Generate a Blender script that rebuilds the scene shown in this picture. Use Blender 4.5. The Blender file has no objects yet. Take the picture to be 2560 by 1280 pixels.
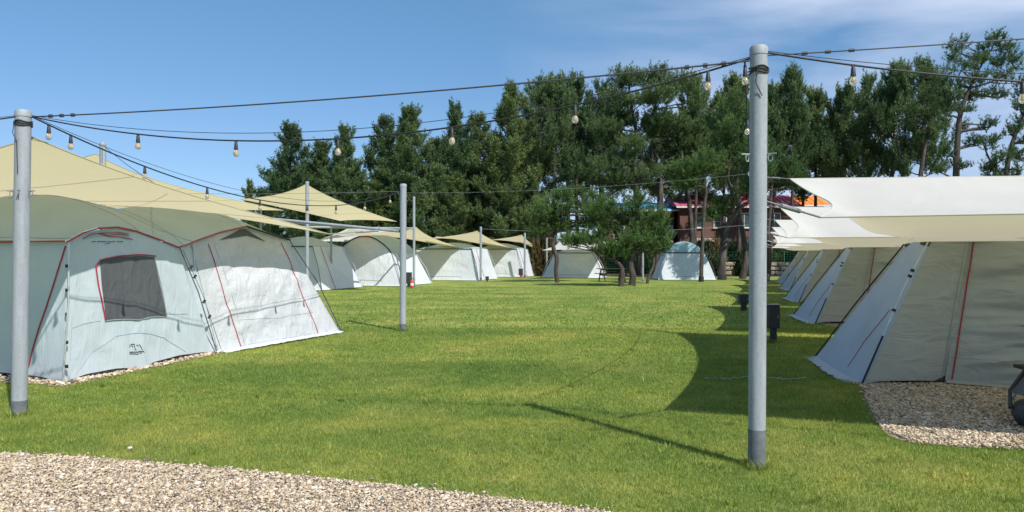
import bpy, math, random
import numpy as np
from mathutils import Vector, noise

# ---------------------------------------------------------------- camera, sky, sun
F, EYE, HY = 1850.0, 1.6, 635.0          # focal length in photo pixels, eye height, horizon row
S = bpy.context.scene
C = S.collection
cam = bpy.data.objects.new("camera", bpy.data.cameras.new("camera"))
C.objects.link(cam); S.camera = cam
cam.location = (0, 0, EYE); cam.rotation_euler = (math.radians(90), 0, 0)
cam.data.sensor_width = 36; cam.data.lens = F / 2560 * 36
cam.data.shift_y = -(640 - HY) / 2560
cam.data.clip_start = 0.05; cam.data.clip_end = 3000

SUNV = Vector((.533, -.733, 1.0)).normalized()
EL = math.asin(SUNV.z); AZ = math.atan2(SUNV.x, SUNV.y)
w = bpy.data.worlds.new("World"); S.world = w; w.use_nodes = True
nt = w.node_tree; nt.nodes.clear()
out = nt.nodes.new("ShaderNodeOutputWorld"); bg = nt.nodes.new("ShaderNodeBackground")
sky = nt.nodes.new("ShaderNodeTexSky"); sky.sky_type = 'NISHITA'; sky.sun_disc = False
sky.sun_elevation = EL; sky.sun_rotation = AZ; sky.air_density = 1.1; sky.dust_density = .0; sky.ozone_density = 6.0; sky.altitude = 1200
bg.inputs['Strength'].default_value = .116
tc = nt.nodes.new("ShaderNodeTexCoord")
mp = nt.nodes.new("ShaderNodeMapping"); mp.inputs['Scale'].default_value = (1.3, .8, 5.5); mp.inputs['Rotation'].default_value = (0, .32, 0)
n1 = nt.nodes.new("ShaderNodeTexNoise"); n1.inputs['Scale'].default_value = 2.0; n1.inputs['Detail'].default_value = 7; n1.inputs['Roughness'].default_value = .5; n1.inputs['Distortion'].default_value = .35
r1 = nt.nodes.new("ShaderNodeValToRGB"); r1.color_ramp.elements[0].position = .30; r1.color_ramp.elements[1].position = .66
sepw = nt.nodes.new("ShaderNodeSeparateXYZ")
rx = nt.nodes.new("ShaderNodeMapRange"); rx.inputs['From Min'].default_value = -.02; rx.inputs['From Max'].default_value = .35
mu = nt.nodes.new("ShaderNodeMath"); mu.operation = 'MULTIPLY'
mu2 = nt.nodes.new("ShaderNodeMath"); mu2.operation = 'MULTIPLY'; mu2.inputs[1].default_value = .95
mx = nt.nodes.new("ShaderNodeMix"); mx.data_type = 'RGBA'; mx.inputs['B'].default_value = (5.6, 6.2, 7.6, 1)
L = nt.links.new
L(tc.outputs['Generated'], mp.inputs['Vector']); L(mp.outputs['Vector'], n1.inputs['Vector'])
L(n1.outputs['Fac'], r1.inputs['Fac']); L(tc.outputs['Generated'], sepw.inputs[0]); L(sepw.outputs['X'], rx.inputs['Value'])
L(r1.outputs['Color'], mu.inputs[0]); L(rx.outputs['Result'], mu.inputs[1]); L(mu.outputs[0], mu2.inputs[0])
L(mu2.outputs[0], mx.inputs['Factor']); L(sky.outputs['Color'], mx.inputs['A'])
tint = nt.nodes.new("ShaderNodeMix"); tint.data_type = 'RGBA'; tint.blend_type = 'MULTIPLY'; tint.inputs['Factor'].default_value = 1; 
zr = nt.nodes.new("ShaderNodeValToRGB"); ze_ = zr.color_ramp.elements; ze_[0].position = 0; ze_[0].color = (.56, .63, .80, 1); ze_[1].position = .34; ze_[1].color = (.88, 1.06, 1.0, 1)
em = ze_.new(.14); em.color = (.78, .81, .85, 1)
sz = nt.nodes.new("ShaderNodeSeparateXYZ"); nt.links.new(tc.outputs['Generated'], sz.inputs[0]); nt.links.new(sz.outputs['Z'], zr.inputs['Fac']); nt.links.new(zr.outputs['Color'], tint.inputs['B'])
L(sky.outputs['Color'], tint.inputs['A']); L(tint.outputs['Result'], mx.inputs['A'])
L(mx.outputs['Result'], bg.inputs['Color']); L(bg.outputs[0], out.inputs[0])
sl = bpy.data.lights.new("sun", 'SUN'); sl.energy = 4.3; sl.angle = math.radians(.53); sl.color = (1, .95, .87)
so = bpy.data.objects.new("sun", sl); C.objects.link(so); so.rotation_euler = SUNV.to_track_quat('Z', 'Y').to_euler()
so.location = (10, -10, 20)
S.view_settings.view_transform = 'Standard'; S.view_settings.look = 'None'; S.view_settings.gamma = 1
S.view_settings.exposure = 0.26

# ---------------------------------------------------------------- coordinates
def P(px, py, d): return Vector(((px - 1280) / F * d, d, EYE - (py - HY) / F * d))
def G(px, py, z=0.0): d = (EYE - z) * F / (py - HY); return Vector(((px - 1280) / F * d, d, z))
CU, SU = .9473, .3203
def T(u, w_, z=0.0): return Vector((SU * u + CU * w_, CU * u - SU * w_, z))     # tent-row frame: u along the rows, w to the right
def proj(v): return 1280 + v[0] / v[1] * F, HY - (v[2] - EYE) / v[1] * F
random.seed(7); RNG = np.random.default_rng(7)

# ---------------------------------------------------------------- materials
def nm(name):
    m = bpy.data.materials.new(name); m.use_nodes = True
    return m, m.node_tree, m.node_tree.nodes['Principled BSDF'], m.node_tree.nodes['Material Output']
def noise_node(t, scale, detail=4, rough=.5, coord='Object', stretch=None, dist=0):
    c = t.nodes.new("ShaderNodeTexCoord"); n = t.nodes.new("ShaderNodeTexNoise")
    n.inputs['Scale'].default_value = scale; n.inputs['Detail'].default_value = detail; n.inputs['Roughness'].default_value = rough; n.inputs['Distortion'].default_value = dist
    if coord == 'World':
        g = t.nodes.new("ShaderNodeNewGeometry"); src = g.outputs['Position']
    else: src = c.outputs[coord]
    if stretch:
        mpp = t.nodes.new("ShaderNodeMapping"); mpp.inputs['Scale'].default_value = stretch; t.links.new(src, mpp.inputs['Vector']); src = mpp.outputs['Vector']
    t.links.new(src, n.inputs['Vector']); return n
def ramp(t, fac, stops):
    r = t.nodes.new("ShaderNodeValToRGB"); e = r.color_ramp.elements
    while len(e) > len(stops): e.remove(e[-1])
    while len(e) < len(stops): e.new(.5)
    for i, (p, c) in enumerate(stops): e[i].position = p; e[i].color = (*c, 1)
    t.links.new(fac, r.inputs['Fac']); return r
def mixc(t, a, b, fac, mode='MIX'):
    m = t.nodes.new("ShaderNodeMix"); m.data_type = 'RGBA'; m.blend_type = mode
    for key, v in (('A', a), ('B', b)):
        if isinstance(v, tuple): m.inputs[key].default_value = (*v, 1)
        else: t.links.new(v, m.inputs[key])
    if isinstance(fac, (int, float)): m.inputs['Factor'].default_value = fac
    else: t.links.new(fac, m.inputs['Factor'])
    return m.outputs['Result']
def bump(t, b, h, strength=.3, dist=.01):
    n = t.nodes.new("ShaderNodeBump"); n.inputs['Strength'].default_value = strength; n.inputs['Distance'].default_value = dist
    t.links.new(h, n.inputs['Height']); t.links.new(n.outputs[0], b.inputs['Normal']); return n
def plain(name, col, rough=.6, metal=0, var=.15, scale=6, bmp=.0):
    m, t, b, o = nm(name); n = noise_node(t, scale, 5, .6)
    lo = tuple(c * (1 - var) for c in col); hi = tuple(min(1, c * (1 + var)) for c in col)
    r = ramp(t, n.outputs['Fac'], [(.3, lo), (.7, hi)]); t.links.new(r.outputs[0], b.inputs['Base Color'])
    b.inputs['Roughness'].default_value = rough; b.inputs['Metallic'].default_value = metal
    if bmp: bump(t, b, n.outputs['Fac'], bmp, .02)
    return m
def fabric(name, col, trans=.15, tcol=None, rough=.75, dirt=.1, fold=.5, foldscale=3.0, stretch=(1, 1, .5)):
    m, t, b, o = nm(name)
    n = noise_node(t, 1.3, 5, .6, 'World'); lo = tuple(c * (1 - dirt) for c in col)
    r = ramp(t, n.outputs['Fac'], [(.3, lo), (.65, col)])
    t.links.new(r.outputs[0], b.inputs['Base Color']); b.inputs['Roughness'].default_value = rough
    b.inputs['Specular IOR Level'].default_value = .25
    f = noise_node(t, foldscale, 5, .55, 'World', stretch, .8)
    g = noise_node(t, 260, 2, .5, 'World')
    b1 = bump(t, b, f.outputs['Fac'], fold, .05)
    b2 = t.nodes.new("ShaderNodeBump"); b2.inputs['Strength'].default_value = .15; b2.inputs['Distance'].default_value = .002
    t.links.new(g.outputs['Fac'], b2.inputs['Height']); t.links.new(b1.outputs[0], b2.inputs['Normal']); t.links.new(b2.outputs[0], b.inputs['Normal'])
    tr = t.nodes.new("ShaderNodeBsdfTranslucent"); tr.inputs['Color'].default_value = (*(tcol or col), 1)
    mxs = t.nodes.new("ShaderNodeMixShader"); mxs.inputs[0].default_value = trans
    t.links.new(b.outputs[0], mxs.inputs[1]); t.links.new(tr.outputs[0], mxs.inputs[2]); t.links.new(mxs.outputs[0], o.inputs[0])
    return m
def lawn_color(t):
    a = noise_node(t, .55, 5, .62, 'World', None, .4); b_ = noise_node(t, 3.2, 4, .6, 'World'); c = noise_node(t, 60, 2, .6, 'World')
    r = ramp(t, a.outputs['Fac'], [(.27, (.155, .240, .060)), (.50, (.232, .300, .078)), (.72, (.375, .380, .130))])
    r2 = ramp(t, b_.outputs['Fac'], [(.3, (.78, .84, .8)), (.7, (1.12, 1.06, 1.0))])
    r3 = ramp(t, c.outputs['Fac'], [(.3, (.7, .7, .7)), (.7, (1.2, 1.2, 1.15))])
    x = mixc(t, r.outputs[0], r2.outputs[0], 1.0, 'MULTIPLY')
    st2 = noise_node(t, 1.0, 4, .6, 'World', (.10, .55, 1), .3); r4 = ramp(t, st2.outputs['Fac'], [(.36, (.80, .88, .84)), (.62, (1.14, 1.08, 1.02))])
    x = mixc(t, x, r4.outputs[0], 1.0, 'MULTIPLY')
    dr_ = noise_node(t, 1.7, 3, .7, 'World', None, .6); r5 = ramp(t, dr_.outputs['Fac'], [(.64, (0, 0, 0)), (.78, (.75, .75, .75))])
    x = mixc(t, x, (.34, .27, .13), r5.outputs[0])
    return mixc(t, x, r3.outputs[0], 1.0, 'MULTIPLY'), c
M = {}
m, t, b, o = nm("lawn_turf"); col, cn = lawn_color(t); t.links.new(col, b.inputs['Base Color']); b.inputs['Roughness'].default_value = .9
b.inputs['Specular IOR Level'].default_value = .1; bump(t, b, cn.outputs['Fac'], .6, .02); M['lawn'] = m
m, t, b, o = nm("grass_blade"); col, cn = lawn_color(t)
at = t.nodes.new("ShaderNodeAttribute"); at.attribute_name = 'tone'
r = ramp(t, at.outputs['Fac'], [(0, (.58, .66, .5)), (.5, (1.1, 1.1, .95)), (.88, (1.5, 1.4, 1.2)), (1, (2.6, 1.9, 2.0))])
t.links.new(mixc(t, col, r.outputs[0], 1.0, 'MULTIPLY'), b.inputs['Base Color']); b.inputs['Roughness'].default_value = .6
tr = t.nodes.new("ShaderNodeBsdfTranslucent"); t.links.new(mixc(t, col, (1.5, 1.6, .8), 1.0, 'MULTIPLY'), tr.inputs['Color'])
ms = t.nodes.new("ShaderNodeMixShader"); ms.inputs[0].default_value = .3; t.links.new(b.outputs[0], ms.inputs[1]); t.links.new(tr.outputs[0], ms.inputs[2]); t.links.new(ms.outputs[0], o.inputs[0])
M['blade'] = m
m, t, b, o = nm("gravel_bed"); g_ = t.nodes.new("ShaderNodeNewGeometry"); v = t.nodes.new("ShaderNodeTexVoronoi"); v.inputs['Scale'].default_value = 55
t.links.new(g_.outputs['Position'], v.inputs['Vector']); se = t.nodes.new("ShaderNodeSeparateColor"); t.links.new(v.outputs['Color'], se.inputs[0])
r = ramp(t, se.outputs[0], [(0, (.10, .08, .06)), (.35, (.24, .19, .13)), (.7, (.42, .35, .26)), (1, (.55, .50, .42))])
t.links.new(r.outputs[0], b.inputs['Base Color']); b.inputs['Roughness'].default_value = .9; bump(t, b, v.outputs['Distance'], .8, .015).invert = True; M['gravel'] = m
m, t, b, o = nm("pebble"); at = t.nodes.new("ShaderNodeAttribute"); at.attribute_name = 'tone'
r = ramp(t, at.outputs['Fac'], [(0, (.08, .08, .08)), (.15, (.19, .16, .13)), (.4, (.39, .30, .20)), (.6, (.54, .42, .28)), (.8, (.62, .51, .37)), (1, (.72, .66, .56))])
t.links.new(r.outputs[0], b.inputs['Base Color']); b.inputs['Roughness'].default_value = .8; M['pebble'] = m
m, t, b, o = nm("rough_ground"); n = noise_node(t, .35, 6, .65, 'World'); r = ramp(t, n.outputs['Fac'], [(.35, (.07, .09, .025)), (.55, (.15, .13, .06)), (.7, (.24, .18, .10))])
t.links.new(r.outputs[0], b.inputs['Base Color']); b.inputs['Roughness'].default_value = .95; M['ground'] = m
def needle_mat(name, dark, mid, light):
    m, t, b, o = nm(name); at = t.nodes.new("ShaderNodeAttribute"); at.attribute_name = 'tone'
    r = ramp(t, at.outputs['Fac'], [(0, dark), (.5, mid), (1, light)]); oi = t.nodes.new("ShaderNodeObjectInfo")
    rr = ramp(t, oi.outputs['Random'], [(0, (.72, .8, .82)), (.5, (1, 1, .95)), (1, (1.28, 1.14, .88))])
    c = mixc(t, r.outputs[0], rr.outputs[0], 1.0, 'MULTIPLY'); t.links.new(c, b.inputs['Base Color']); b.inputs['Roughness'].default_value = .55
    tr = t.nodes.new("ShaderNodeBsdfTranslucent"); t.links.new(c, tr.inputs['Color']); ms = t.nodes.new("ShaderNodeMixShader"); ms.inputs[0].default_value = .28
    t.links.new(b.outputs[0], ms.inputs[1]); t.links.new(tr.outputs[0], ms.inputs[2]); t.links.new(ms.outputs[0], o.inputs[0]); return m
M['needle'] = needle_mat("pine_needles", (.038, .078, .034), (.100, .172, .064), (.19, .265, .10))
M['needle2'] = needle_mat("bright_pine_needles", (.035, .075, .022), (.085, .165, .042), (.18, .27, .07))
M['leafdark'] = needle_mat("shrub_leaves", (.018, .035, .014), (.035, .065, .022), (.075, .10, .035))
M['leafbrown'] = needle_mat("dry_leaves", (.06, .06, .02), (.12, .09, .035), (.2, .13, .05))
m, t, b, o = nm("pine_bark"); n = noise_node(t, 5, 6, .65, 'World', (1, 1, .3)); r = ramp(t, n.outputs['Fac'], [(.3, (.025, .021, .019)), (.55, (.085, .070, .060)), (.75, (.19, .155, .13))])
t.links.new(r.outputs[0], b.inputs['Base Color']); b.inputs['Roughness'].default_value = .95; bump(t, b, n.outputs['Fac'], .8, .05); M['bark'] = m
M['tent_blue'] = fabric("pale_blue_canvas", (.64, .73, .79), .16, (.6, .72, .78), fold=.55, foldscale=4, stretch=(1, 1, .35))
M['tent_grey'] = fabric("pale_grey_canvas", (.625, .655, .69), .14, fold=.9, foldscale=6, stretch=(1, 1, .6))
M['tent_white'] = fabric("white_canvas", (.69, .74, .80), .14, fold=.9, foldscale=4, stretch=(1, 1, .4))
M['tent_beige'] = fabric("grey_beige_canvas", (.56, .60, .575), .25, fold=.9, foldscale=3.4, stretch=(.5, 1, 1.5))
M['tent_wing'] = fabric("sky_tinted_canvas", (.56, .64, .74), .2, fold=.4, foldscale=2.2)  # grey canvas with the blue of the skylight put into its colour
M['roof'] = fabric("sage_grey_roof_canvas", (.50, .62, .63), .25, fold=.3, foldscale=2)
M['roof_blue'] = fabric("light_blue_roof_canvas", (.40, .60, .70), .2, fold=.3)
M['mesh'] = fabric("charcoal_mesh", (.105, .115, .125), .05, fold=.7, foldscale=5)
M['black'] = plain("black_webbing", (.02, .02, .022), .7)
M['red'] = plain("red_piping", (.42, .03, .045), .6)
M['seam'] = plain("grey_seam", (.33, .38, .40), .8)
m, t, b, o = nm("shade_sail_cloth"); n = noise_node(t, .9, 4, .6, 'World'); r = ramp(t, n.outputs['Fac'], [(.3, (.70, .66, .56)), (.7, (.76, .73, .64))])
t.links.new(r.outputs[0], b.inputs['Base Color']); b.inputs['Roughness'].default_value = .8; b.inputs['Specular IOR Level'].default_value = .15
fn = noise_node(t, 1.6, 4, .5, 'World', (1, 1, 1), .6); bump(t, b, fn.outputs['Fac'], .35, .06)
tr = t.nodes.new("ShaderNodeBsdfTranslucent"); tr.inputs['Color'].default_value = (.84, .73, .45, 1); ms = t.nodes.new("ShaderNodeMixShader"); ms.inputs[0].default_value = .52
t.links.new(b.outputs[0], ms.inputs[1]); t.links.new(tr.outputs[0], ms.inputs[2]); t.links.new(ms.outputs[0], o.inputs[0]); M['sail'] = m
m, t, b, o = nm("white_shade_sail_cloth"); n = noise_node(t, .9, 4, .6, 'World'); r = ramp(t, n.outputs['Fac'], [(.3, (.66, .65, .62)), (.7, (.73, .72, .69))])
t.links.new(r.outputs[0], b.inputs['Base Color']); b.inputs['Roughness'].default_value = .8; b.inputs['Specular IOR Level'].default_value = .15
fn = noise_node(t, 1.6, 4, .5, 'World', (1, 1, 1), .6); bump(t, b, fn.outputs['Fac'], .35, .06)
tr = t.nodes.new("ShaderNodeBsdfTranslucent"); tr.inputs['Color'].default_value = (.86, .76, .55, 1); ms = t.nodes.new("ShaderNodeMixShader"); ms.inputs[0].default_value = .34
t.links.new(b.outputs[0], ms.inputs[1]); t.links.new(tr.outputs[0], ms.inputs[2]); t.links.new(ms.outputs[0], o.inputs[0]); M['sail_white'] = m
m, t, b, o = nm("galvanised_painted_steel"); n = noise_node(t, 3, 6, .6, 'World', (6, 6, .8)); n2 = noise_node(t, 40, 3, .6, 'World')
r = ramp(t, n.outputs['Fac'], [(.3, (.27, .30, .33)), (.7, (.37, .40, .43))]); r2 = ramp(t, n2.outputs['Fac'], [(.3, (.9, .9, .9)), (.65, (1.04, 1.04, 1.04))])
t.links.new(mixc(t, r.outputs[0], r2.outputs[0], 1.0, 'MULTIPLY'), b.inputs['Base Color']); b.inputs['Roughness'].default_value = .6; b.inputs['Metallic'].default_value = .0; M['steel'] = m
M['steel_dark'] = plain("weathered_pole_foot", (.14, .155, .17), .7, 0, .3, 14)
M['wire'] = plain("steel_wire_rope", (.10, .10, .11), .5, .5)
M['wire_light'] = plain("bright_steel_fitting", (.28, .29, .31), .55, .3)
M['cable'] = plain("black_rubber_cable", (.022, .023, .028), .55)
m, t, b, o = nm("clear_bulb_glass"); b.inputs['Base Color'].default_value = (.95, .86, .70, 1); b.inputs['Roughness'].default_value = .08; b.inputs['Transmission Weight'].default_value = .75; b.inputs['IOR'].default_value = 1.25; M['glass'] = m
M['filament'] = plain("amber_filament", (.75, .45, .12), .4)
M['pole_alu'] = plain("aluminium_tent_pole", (.62, .65, .68), .35, .5)
M['boxdark'] = plain("charcoal_metal_box", (.032, .037, .046), .6, .2)
M['boxedge'] = plain("pale_metal_lid", (.36, .40, .42), .45, .3)
M['wood'] = plain("dark_stained_timber", (.030, .024, .022), .6, 0, .4, 9, .3)
M['redpaint'] = plain("red_paint", (.62, .05, .03), .35)
M['white'] = plain("white_paint", (.75, .75, .74), .5)
m, t, b, o = nm("red_brick"); g_ = t.nodes.new("ShaderNodeTexCoord"); br = t.nodes.new("ShaderNodeTexBrick"); mp_ = t.nodes.new("ShaderNodeMapping"); mp_.inputs['Rotation'].default_value = (math.radians(90), 0, 0)
t.links.new(g_.outputs['Object'], mp_.inputs[0]); t.links.new(mp_.outputs[0], br.inputs['Vector']); br.inputs['Scale'].default_value = 3.2
br.inputs['Color1'].default_value = (.17, .065, .045, 1); br.inputs['Color2'].default_value = (.10, .042, .032, 1); br.inputs['Mortar'].default_value = (.20, .16, .14, 1)
t.links.new(br.outputs['Color'], b.inputs['Base Color']); b.inputs['Roughness'].default_value = .9; M['brick'] = m
M['roof_pink'] = plain("faded_red_metal_roof", (.46, .10, .15), .85, 0, .2)
M['roof_azure'] = plain("bright_blue_metal_roof", (.02, .26, .58), .85, 0, .15)
M['roof_orange'] = plain("orange_tarpaulin", (.80, .22, .02), .6, 0, .2)
M['cream'] = plain("cream_render", (.55, .50, .42), .8)
M['pane'] = plain("dark_window_glass", (.05, .07, .08), .1)
M['green'] = plain("green_coated_wire", (.03, .16, .09), .5)
M['stone'] = plain("rubble_stone", (.32, .27, .20), .9, 0, .45, 3.5, .8)
M['yellow'] = plain("yellow_tarpaulin", (.6, .45, .15), .7)
M['line'] = plain("white_chalk", (.6, .62, .58), .9)

# ---------------------------------------------------------------- object helpers
def tag(o, label=None, cat=None, group=None, kind=None):
    if label: o['label'] = label
    if cat: o['category'] = cat
    if group: o['group'] = group
    if kind: o['kind'] = kind
    return o
def empty(name, loc, label=None, cat=None, group=None, rz=0):
    o = bpy.data.objects.new(name, None); C.objects.link(o); o.location = loc; o.rotation_euler = (0, 0, rz); o.empty_display_size = .2
    return tag(o, label, cat, group)
class MB:
    def __init__(s): s.v = []; s.f = []
    def quad_grid(s, rows):
        n = len(rows); k = len(rows[0]); o = len(s.v)
        for r_ in rows: s.v += [tuple(p) for p in r_]
        for i in range(n - 1):
            for j in range(k - 1): s.f.append((o + i * k + j, o + i * k + j + 1, o + (i + 1) * k + j + 1, o + (i + 1) * k + j))
        return s
    def tube(s, path, r, sides=8, cap=True):
        path = [Vector(p) for p in path]; n = len(path); o = len(s.v)
        rr = r if hasattr(r, '__len__') else [r] * n
        ref = Vector((0, 0, 1))
        d0 = (path[1] - path[0]).normalized()
        if abs(d0.z) > .8: ref = Vector((0, 1, 0))
        for i, p in enumerate(path):
            d = (path[min(i + 1, n - 1)] - path[max(i - 1, 0)])
            d = d.normalized() if d.length > 1e-9 else d0
            a = d.cross(ref)
            a = a.normalized() if a.length > 1e-4 else Vector((1, 0, 0)); b_ = d.cross(a).normalized()
            for k in range(sides):
                an = 2 * math.pi * k / sides
                s.v.append(tuple(p + (a * math.cos(an) + b_ * math.sin(an)) * rr[i]))
        for i in range(n - 1):
            for k in range(sides):
                k2 = (k + 1) % sides
                s.f.append((o + i * sides + k, o + i * sides + k2, o + (i + 1) * sides + k2, o + (i + 1) * sides + k))
        if cap:
            s.f.append(tuple(o + k for k in range(sides))[::-1]); s.f.append(tuple(o + (n - 1) * sides + k for k in range(sides)))
        return s
    def box(s, c, dx, dy, dz, rz=0, bev=.0):
        c = Vector(c); o = len(s.v); co, si = math.cos(rz), math.sin(rz); b_ = bev
        prof = [(-1, b_ and b_ or 0)]
        layers = [(-dz / 2, b_), (-dz / 2 + b_, 0), (dz / 2 - b_, 0), (dz / 2, b_)] if b_ else [(-dz / 2, 0), (dz / 2, 0)]
        for z, ins in layers:
            hx, hy = dx / 2 - ins, dy / 2 - ins
            for x, y in ((-hx, -hy), (hx, -hy), (hx, hy), (-hx, hy)): s.v.append((c.x + x * co - y * si, c.y + x * si + y * co, c.z + z))
        n = len(layers)
        for i in range(n - 1):
            for k in range(4):
                k2 = (k + 1) % 4; s.f.append((o + i * 4 + k, o + i * 4 + k2, o + (i + 1) * 4 + k2, o + (i + 1) * 4 + k))
        s.f.append((o + 3, o + 2, o + 1, o)); q = o + (n - 1) * 4; s.f.append((q, q + 1, q + 2, q + 3)); return s
    def bar(s, a, b_, w_, h_):
        a = Vector(a); b_ = Vector(b_); d = (b_ - a).normalized(); up = Vector((0, 0, 1)) if abs(d.z) < .95 else Vector((0, 1, 0))
        x = d.cross(up).normalized() * w_ / 2; y = x.cross(d).normalized() * h_ / 2; o = len(s.v)
        for p in (a, b_):
            for q in (-x - y, x - y, x + y, -x + y): s.v.append(tuple(p + q))
        for k in range(4): s.f.append((o + k, o + (k + 1) % 4, o + 4 + (k + 1) % 4, o + 4 + k))
        s.f.append((o + 3, o + 2, o + 1, o)); s.f.append((o + 4, o + 5, o + 6, o + 7)); return s
    def lathe(s, c, prof, sides=12):
        c = Vector(c); o = len(s.v)
        for r_, z in prof:
            for k in range(sides): an = 2 * math.pi * k / sides; s.v.append((c.x + r_ * math.cos(an), c.y + r_ * math.sin(an), c.z + z))
        for i in range(len(prof) - 1):
            for k in range(sides): k2 = (k + 1) % sides; s.f.append((o + i * sides + k, o + i * sides + k2, o + (i + 1) * sides + k2, o + (i + 1) * sides + k))
        s.f.append(tuple(o + k for k in range(sides))[::-1]); s.f.append(tuple(o + (len(prof) - 1) * sides + k for k in range(sides))); return s
    def build(s, name, mat, parent=None, smooth=False):
        me = bpy.data.meshes.new(name); me.from_pydata(s.v, [], s.f); me.update()
        if smooth:
            me.polygons.foreach_set('use_smooth', [True] * len(me.polygons)); me.set_sharp_from_angle(angle=math.radians(50))
        me.materials.append(mat); o = bpy.data.objects.new(name, me); C.objects.link(o)
        if parent: o.parent = parent
        return o
def add_world(o, parent):
    """parent whose meshes were built in world coordinates"""
    o.parent = parent; return o
def big_mesh(name, verts, faces, mat, tone=None, smooth=False):
    me = bpy.data.meshes.new(name); verts = np.asarray(verts, dtype=np.float32); faces = np.asarray(faces, dtype=np.int32)
    nf, k = faces.shape
    me.vertices.add(len(verts)); me.vertices.foreach_set('co', verts.ravel()); me.loops.add(nf * k); me.loops.foreach_set('vertex_index', faces.ravel())
    me.polygons.add(nf); me.polygons.foreach_set('loop_start', np.arange(nf, dtype=np.int32) * k); me.polygons.foreach_set('loop_total', np.full(nf, k, dtype=np.int32))
    if smooth: me.polygons.foreach_set('use_smooth', np.ones(nf, dtype=bool))
    if tone is not None:
        a = me.attributes.new('tone', 'FLOAT', 'POINT'); a.data.foreach_set('value', np.asarray(tone, dtype=np.float32))
    me.update(calc_edges=True); me.materials.append(mat); return me
def link(name, me, parent=None):
    o = bpy.data.objects.new(name, me); C.objects.link(o)
    if parent: o.parent = parent
    return o
def rel(parent_loc, pts): return [Vector(p) - Vector(parent_loc) for p in pts]
def at0(o, loc):
    """keep a world-built thing where it is, but give its empty a base position"""
    loc = Vector(loc)
    for ch in [c for c in bpy.data.objects if c.parent == o]:
        ch.location = Vector(ch.location) - loc
    o.location = loc; return o
def copy_tree(o, parent=None):
    c = o.copy(); C.objects.link(c); c.parent = parent
    for ch in [x for x in KIDS.get(o.name, [])]: copy_tree(ch, c)
    return c
KIDS = {}
def index_kids():
    KIDS.clear()
    for x in bpy.data.objects:
        if x.parent: KIDS.setdefault(x.parent.name, []).append(x)

def lerp(a, b_, t_): return Vector(a) * (1 - t_) + Vector(b_) * t_
def polyl(pts):
    """curve function through points with given parameters [(s, Vector)], catmull-smoothed"""
    ss = [p[0] for p in pts]; vs = [Vector(p[1]) for p in pts]
    def f(s):
        s = min(max(s, 0), 1)
        for i in range(len(ss) - 1):
            if s <= ss[i + 1] + 1e-9:
                t_ = (s - ss[i]) / (ss[i + 1] - ss[i]); return vs[i].lerp(vs[i + 1], t_)
        return vs[-1]
    return f
def wall(bot, top, amp=.02, freq=(3, 1.2), shear=0, seed=0, bulge=0.0, zfun=None):
    a, b_, c = bot(0), bot(1), top(0.5); n = (b_ - a).cross(c - a).normalized()
    if n.dot(Vector((0, 0, EYE)) - (a + b_) / 2) < 0: n = -n
    def f(s, t_, off=0.0):
        p = bot(s).lerp(top(s), t_)
        fade = min(1, 6 * s) * min(1, 6 * (1 - s)) * min(1, 5 * t_ + .25) * min(1, 5 * (1 - t_))
        q = noise.fractal(Vector((s * freq[0] + shear * t_ * freq[0], t_ * freq[1], seed * 3.7)), .9, 2.0, 4)
        q2 = 1 - abs(noise.noise(Vector(((s + shear * t_) * freq[0] * 2.2, t_ * freq[1] * .8, seed * 1.3 + 9)))) * 2
        return p + n * (fade * amp * (q + .5 * q2) + bulge * math.sin(math.pi * s) * math.sin(math.pi * min(1, t_ * 1.0)) + off)
    return f
def wall_mesh(f, ns=48, nt_=36, s0=0, s1=1, t0=0, t1=1, off=0):
    return MB().quad_grid([[f(s0 + (s1 - s0) * i / ns, t0 + (t1 - t0) * j / nt_, off) for i in range(ns + 1)] for j in range(nt_ + 1)])
def find(f, px, py):
    best = None; s0, t0, r = .5, .5, .5
    for _ in range(6):
        loc = None
        for i in range(-5, 6):
            for j in range(-5, 6):
                s = s0 + r * i / 5; t_ = t0 + r * j / 5
                if not (-.0 <= s <= 1.0 and 0 <= t_ <= 1): continue
                x, y = proj(f(s, t_)); e = (x - px) ** 2 + (y - py) ** 2
                if loc is None or e < loc[0]: loc = (e, s, t_)
        s0, t0 = loc[1], loc[2]; r *= .33
    return s0, t0
def on_wall(f, pts, off=.008, n=10):
    """photo points -> points on the wall, densified"""
    st = [find(f, *p) for p in pts]; res = []
    for (a, b_), (c, d) in zip(st[:-1], st[1:]):
        for k in range(n): res.append(f(a + (c - a) * k / n, b_ + (d - b_) * k / n, off))
    res.append(f(*st[-1], off)); return res
def patch_on(f, quad, off, n=14):
    """quad: bl br tr tl photo points -> grid on the wall"""
    st = [find(f, *p) for p in quad]; rows = []
    for j in range(n + 1):
        v_ = j / n; row = []
        for i in range(n + 1):
            u_ = i / n
            s = (st[0][0] * (1 - u_) + st[1][0] * u_) * (1 - v_) + (st[3][0] * (1 - u_) + st[2][0] * u_) * v_
            q = (st[0][1] * (1 - u_) + st[1][1] * u_) * (1 - v_) + (st[3][1] * (1 - u_) + st[2][1] * u_) * v_
            row.append(f(s, q, off))
        rows.append(row)
    return MB().quad_grid(rows)

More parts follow.
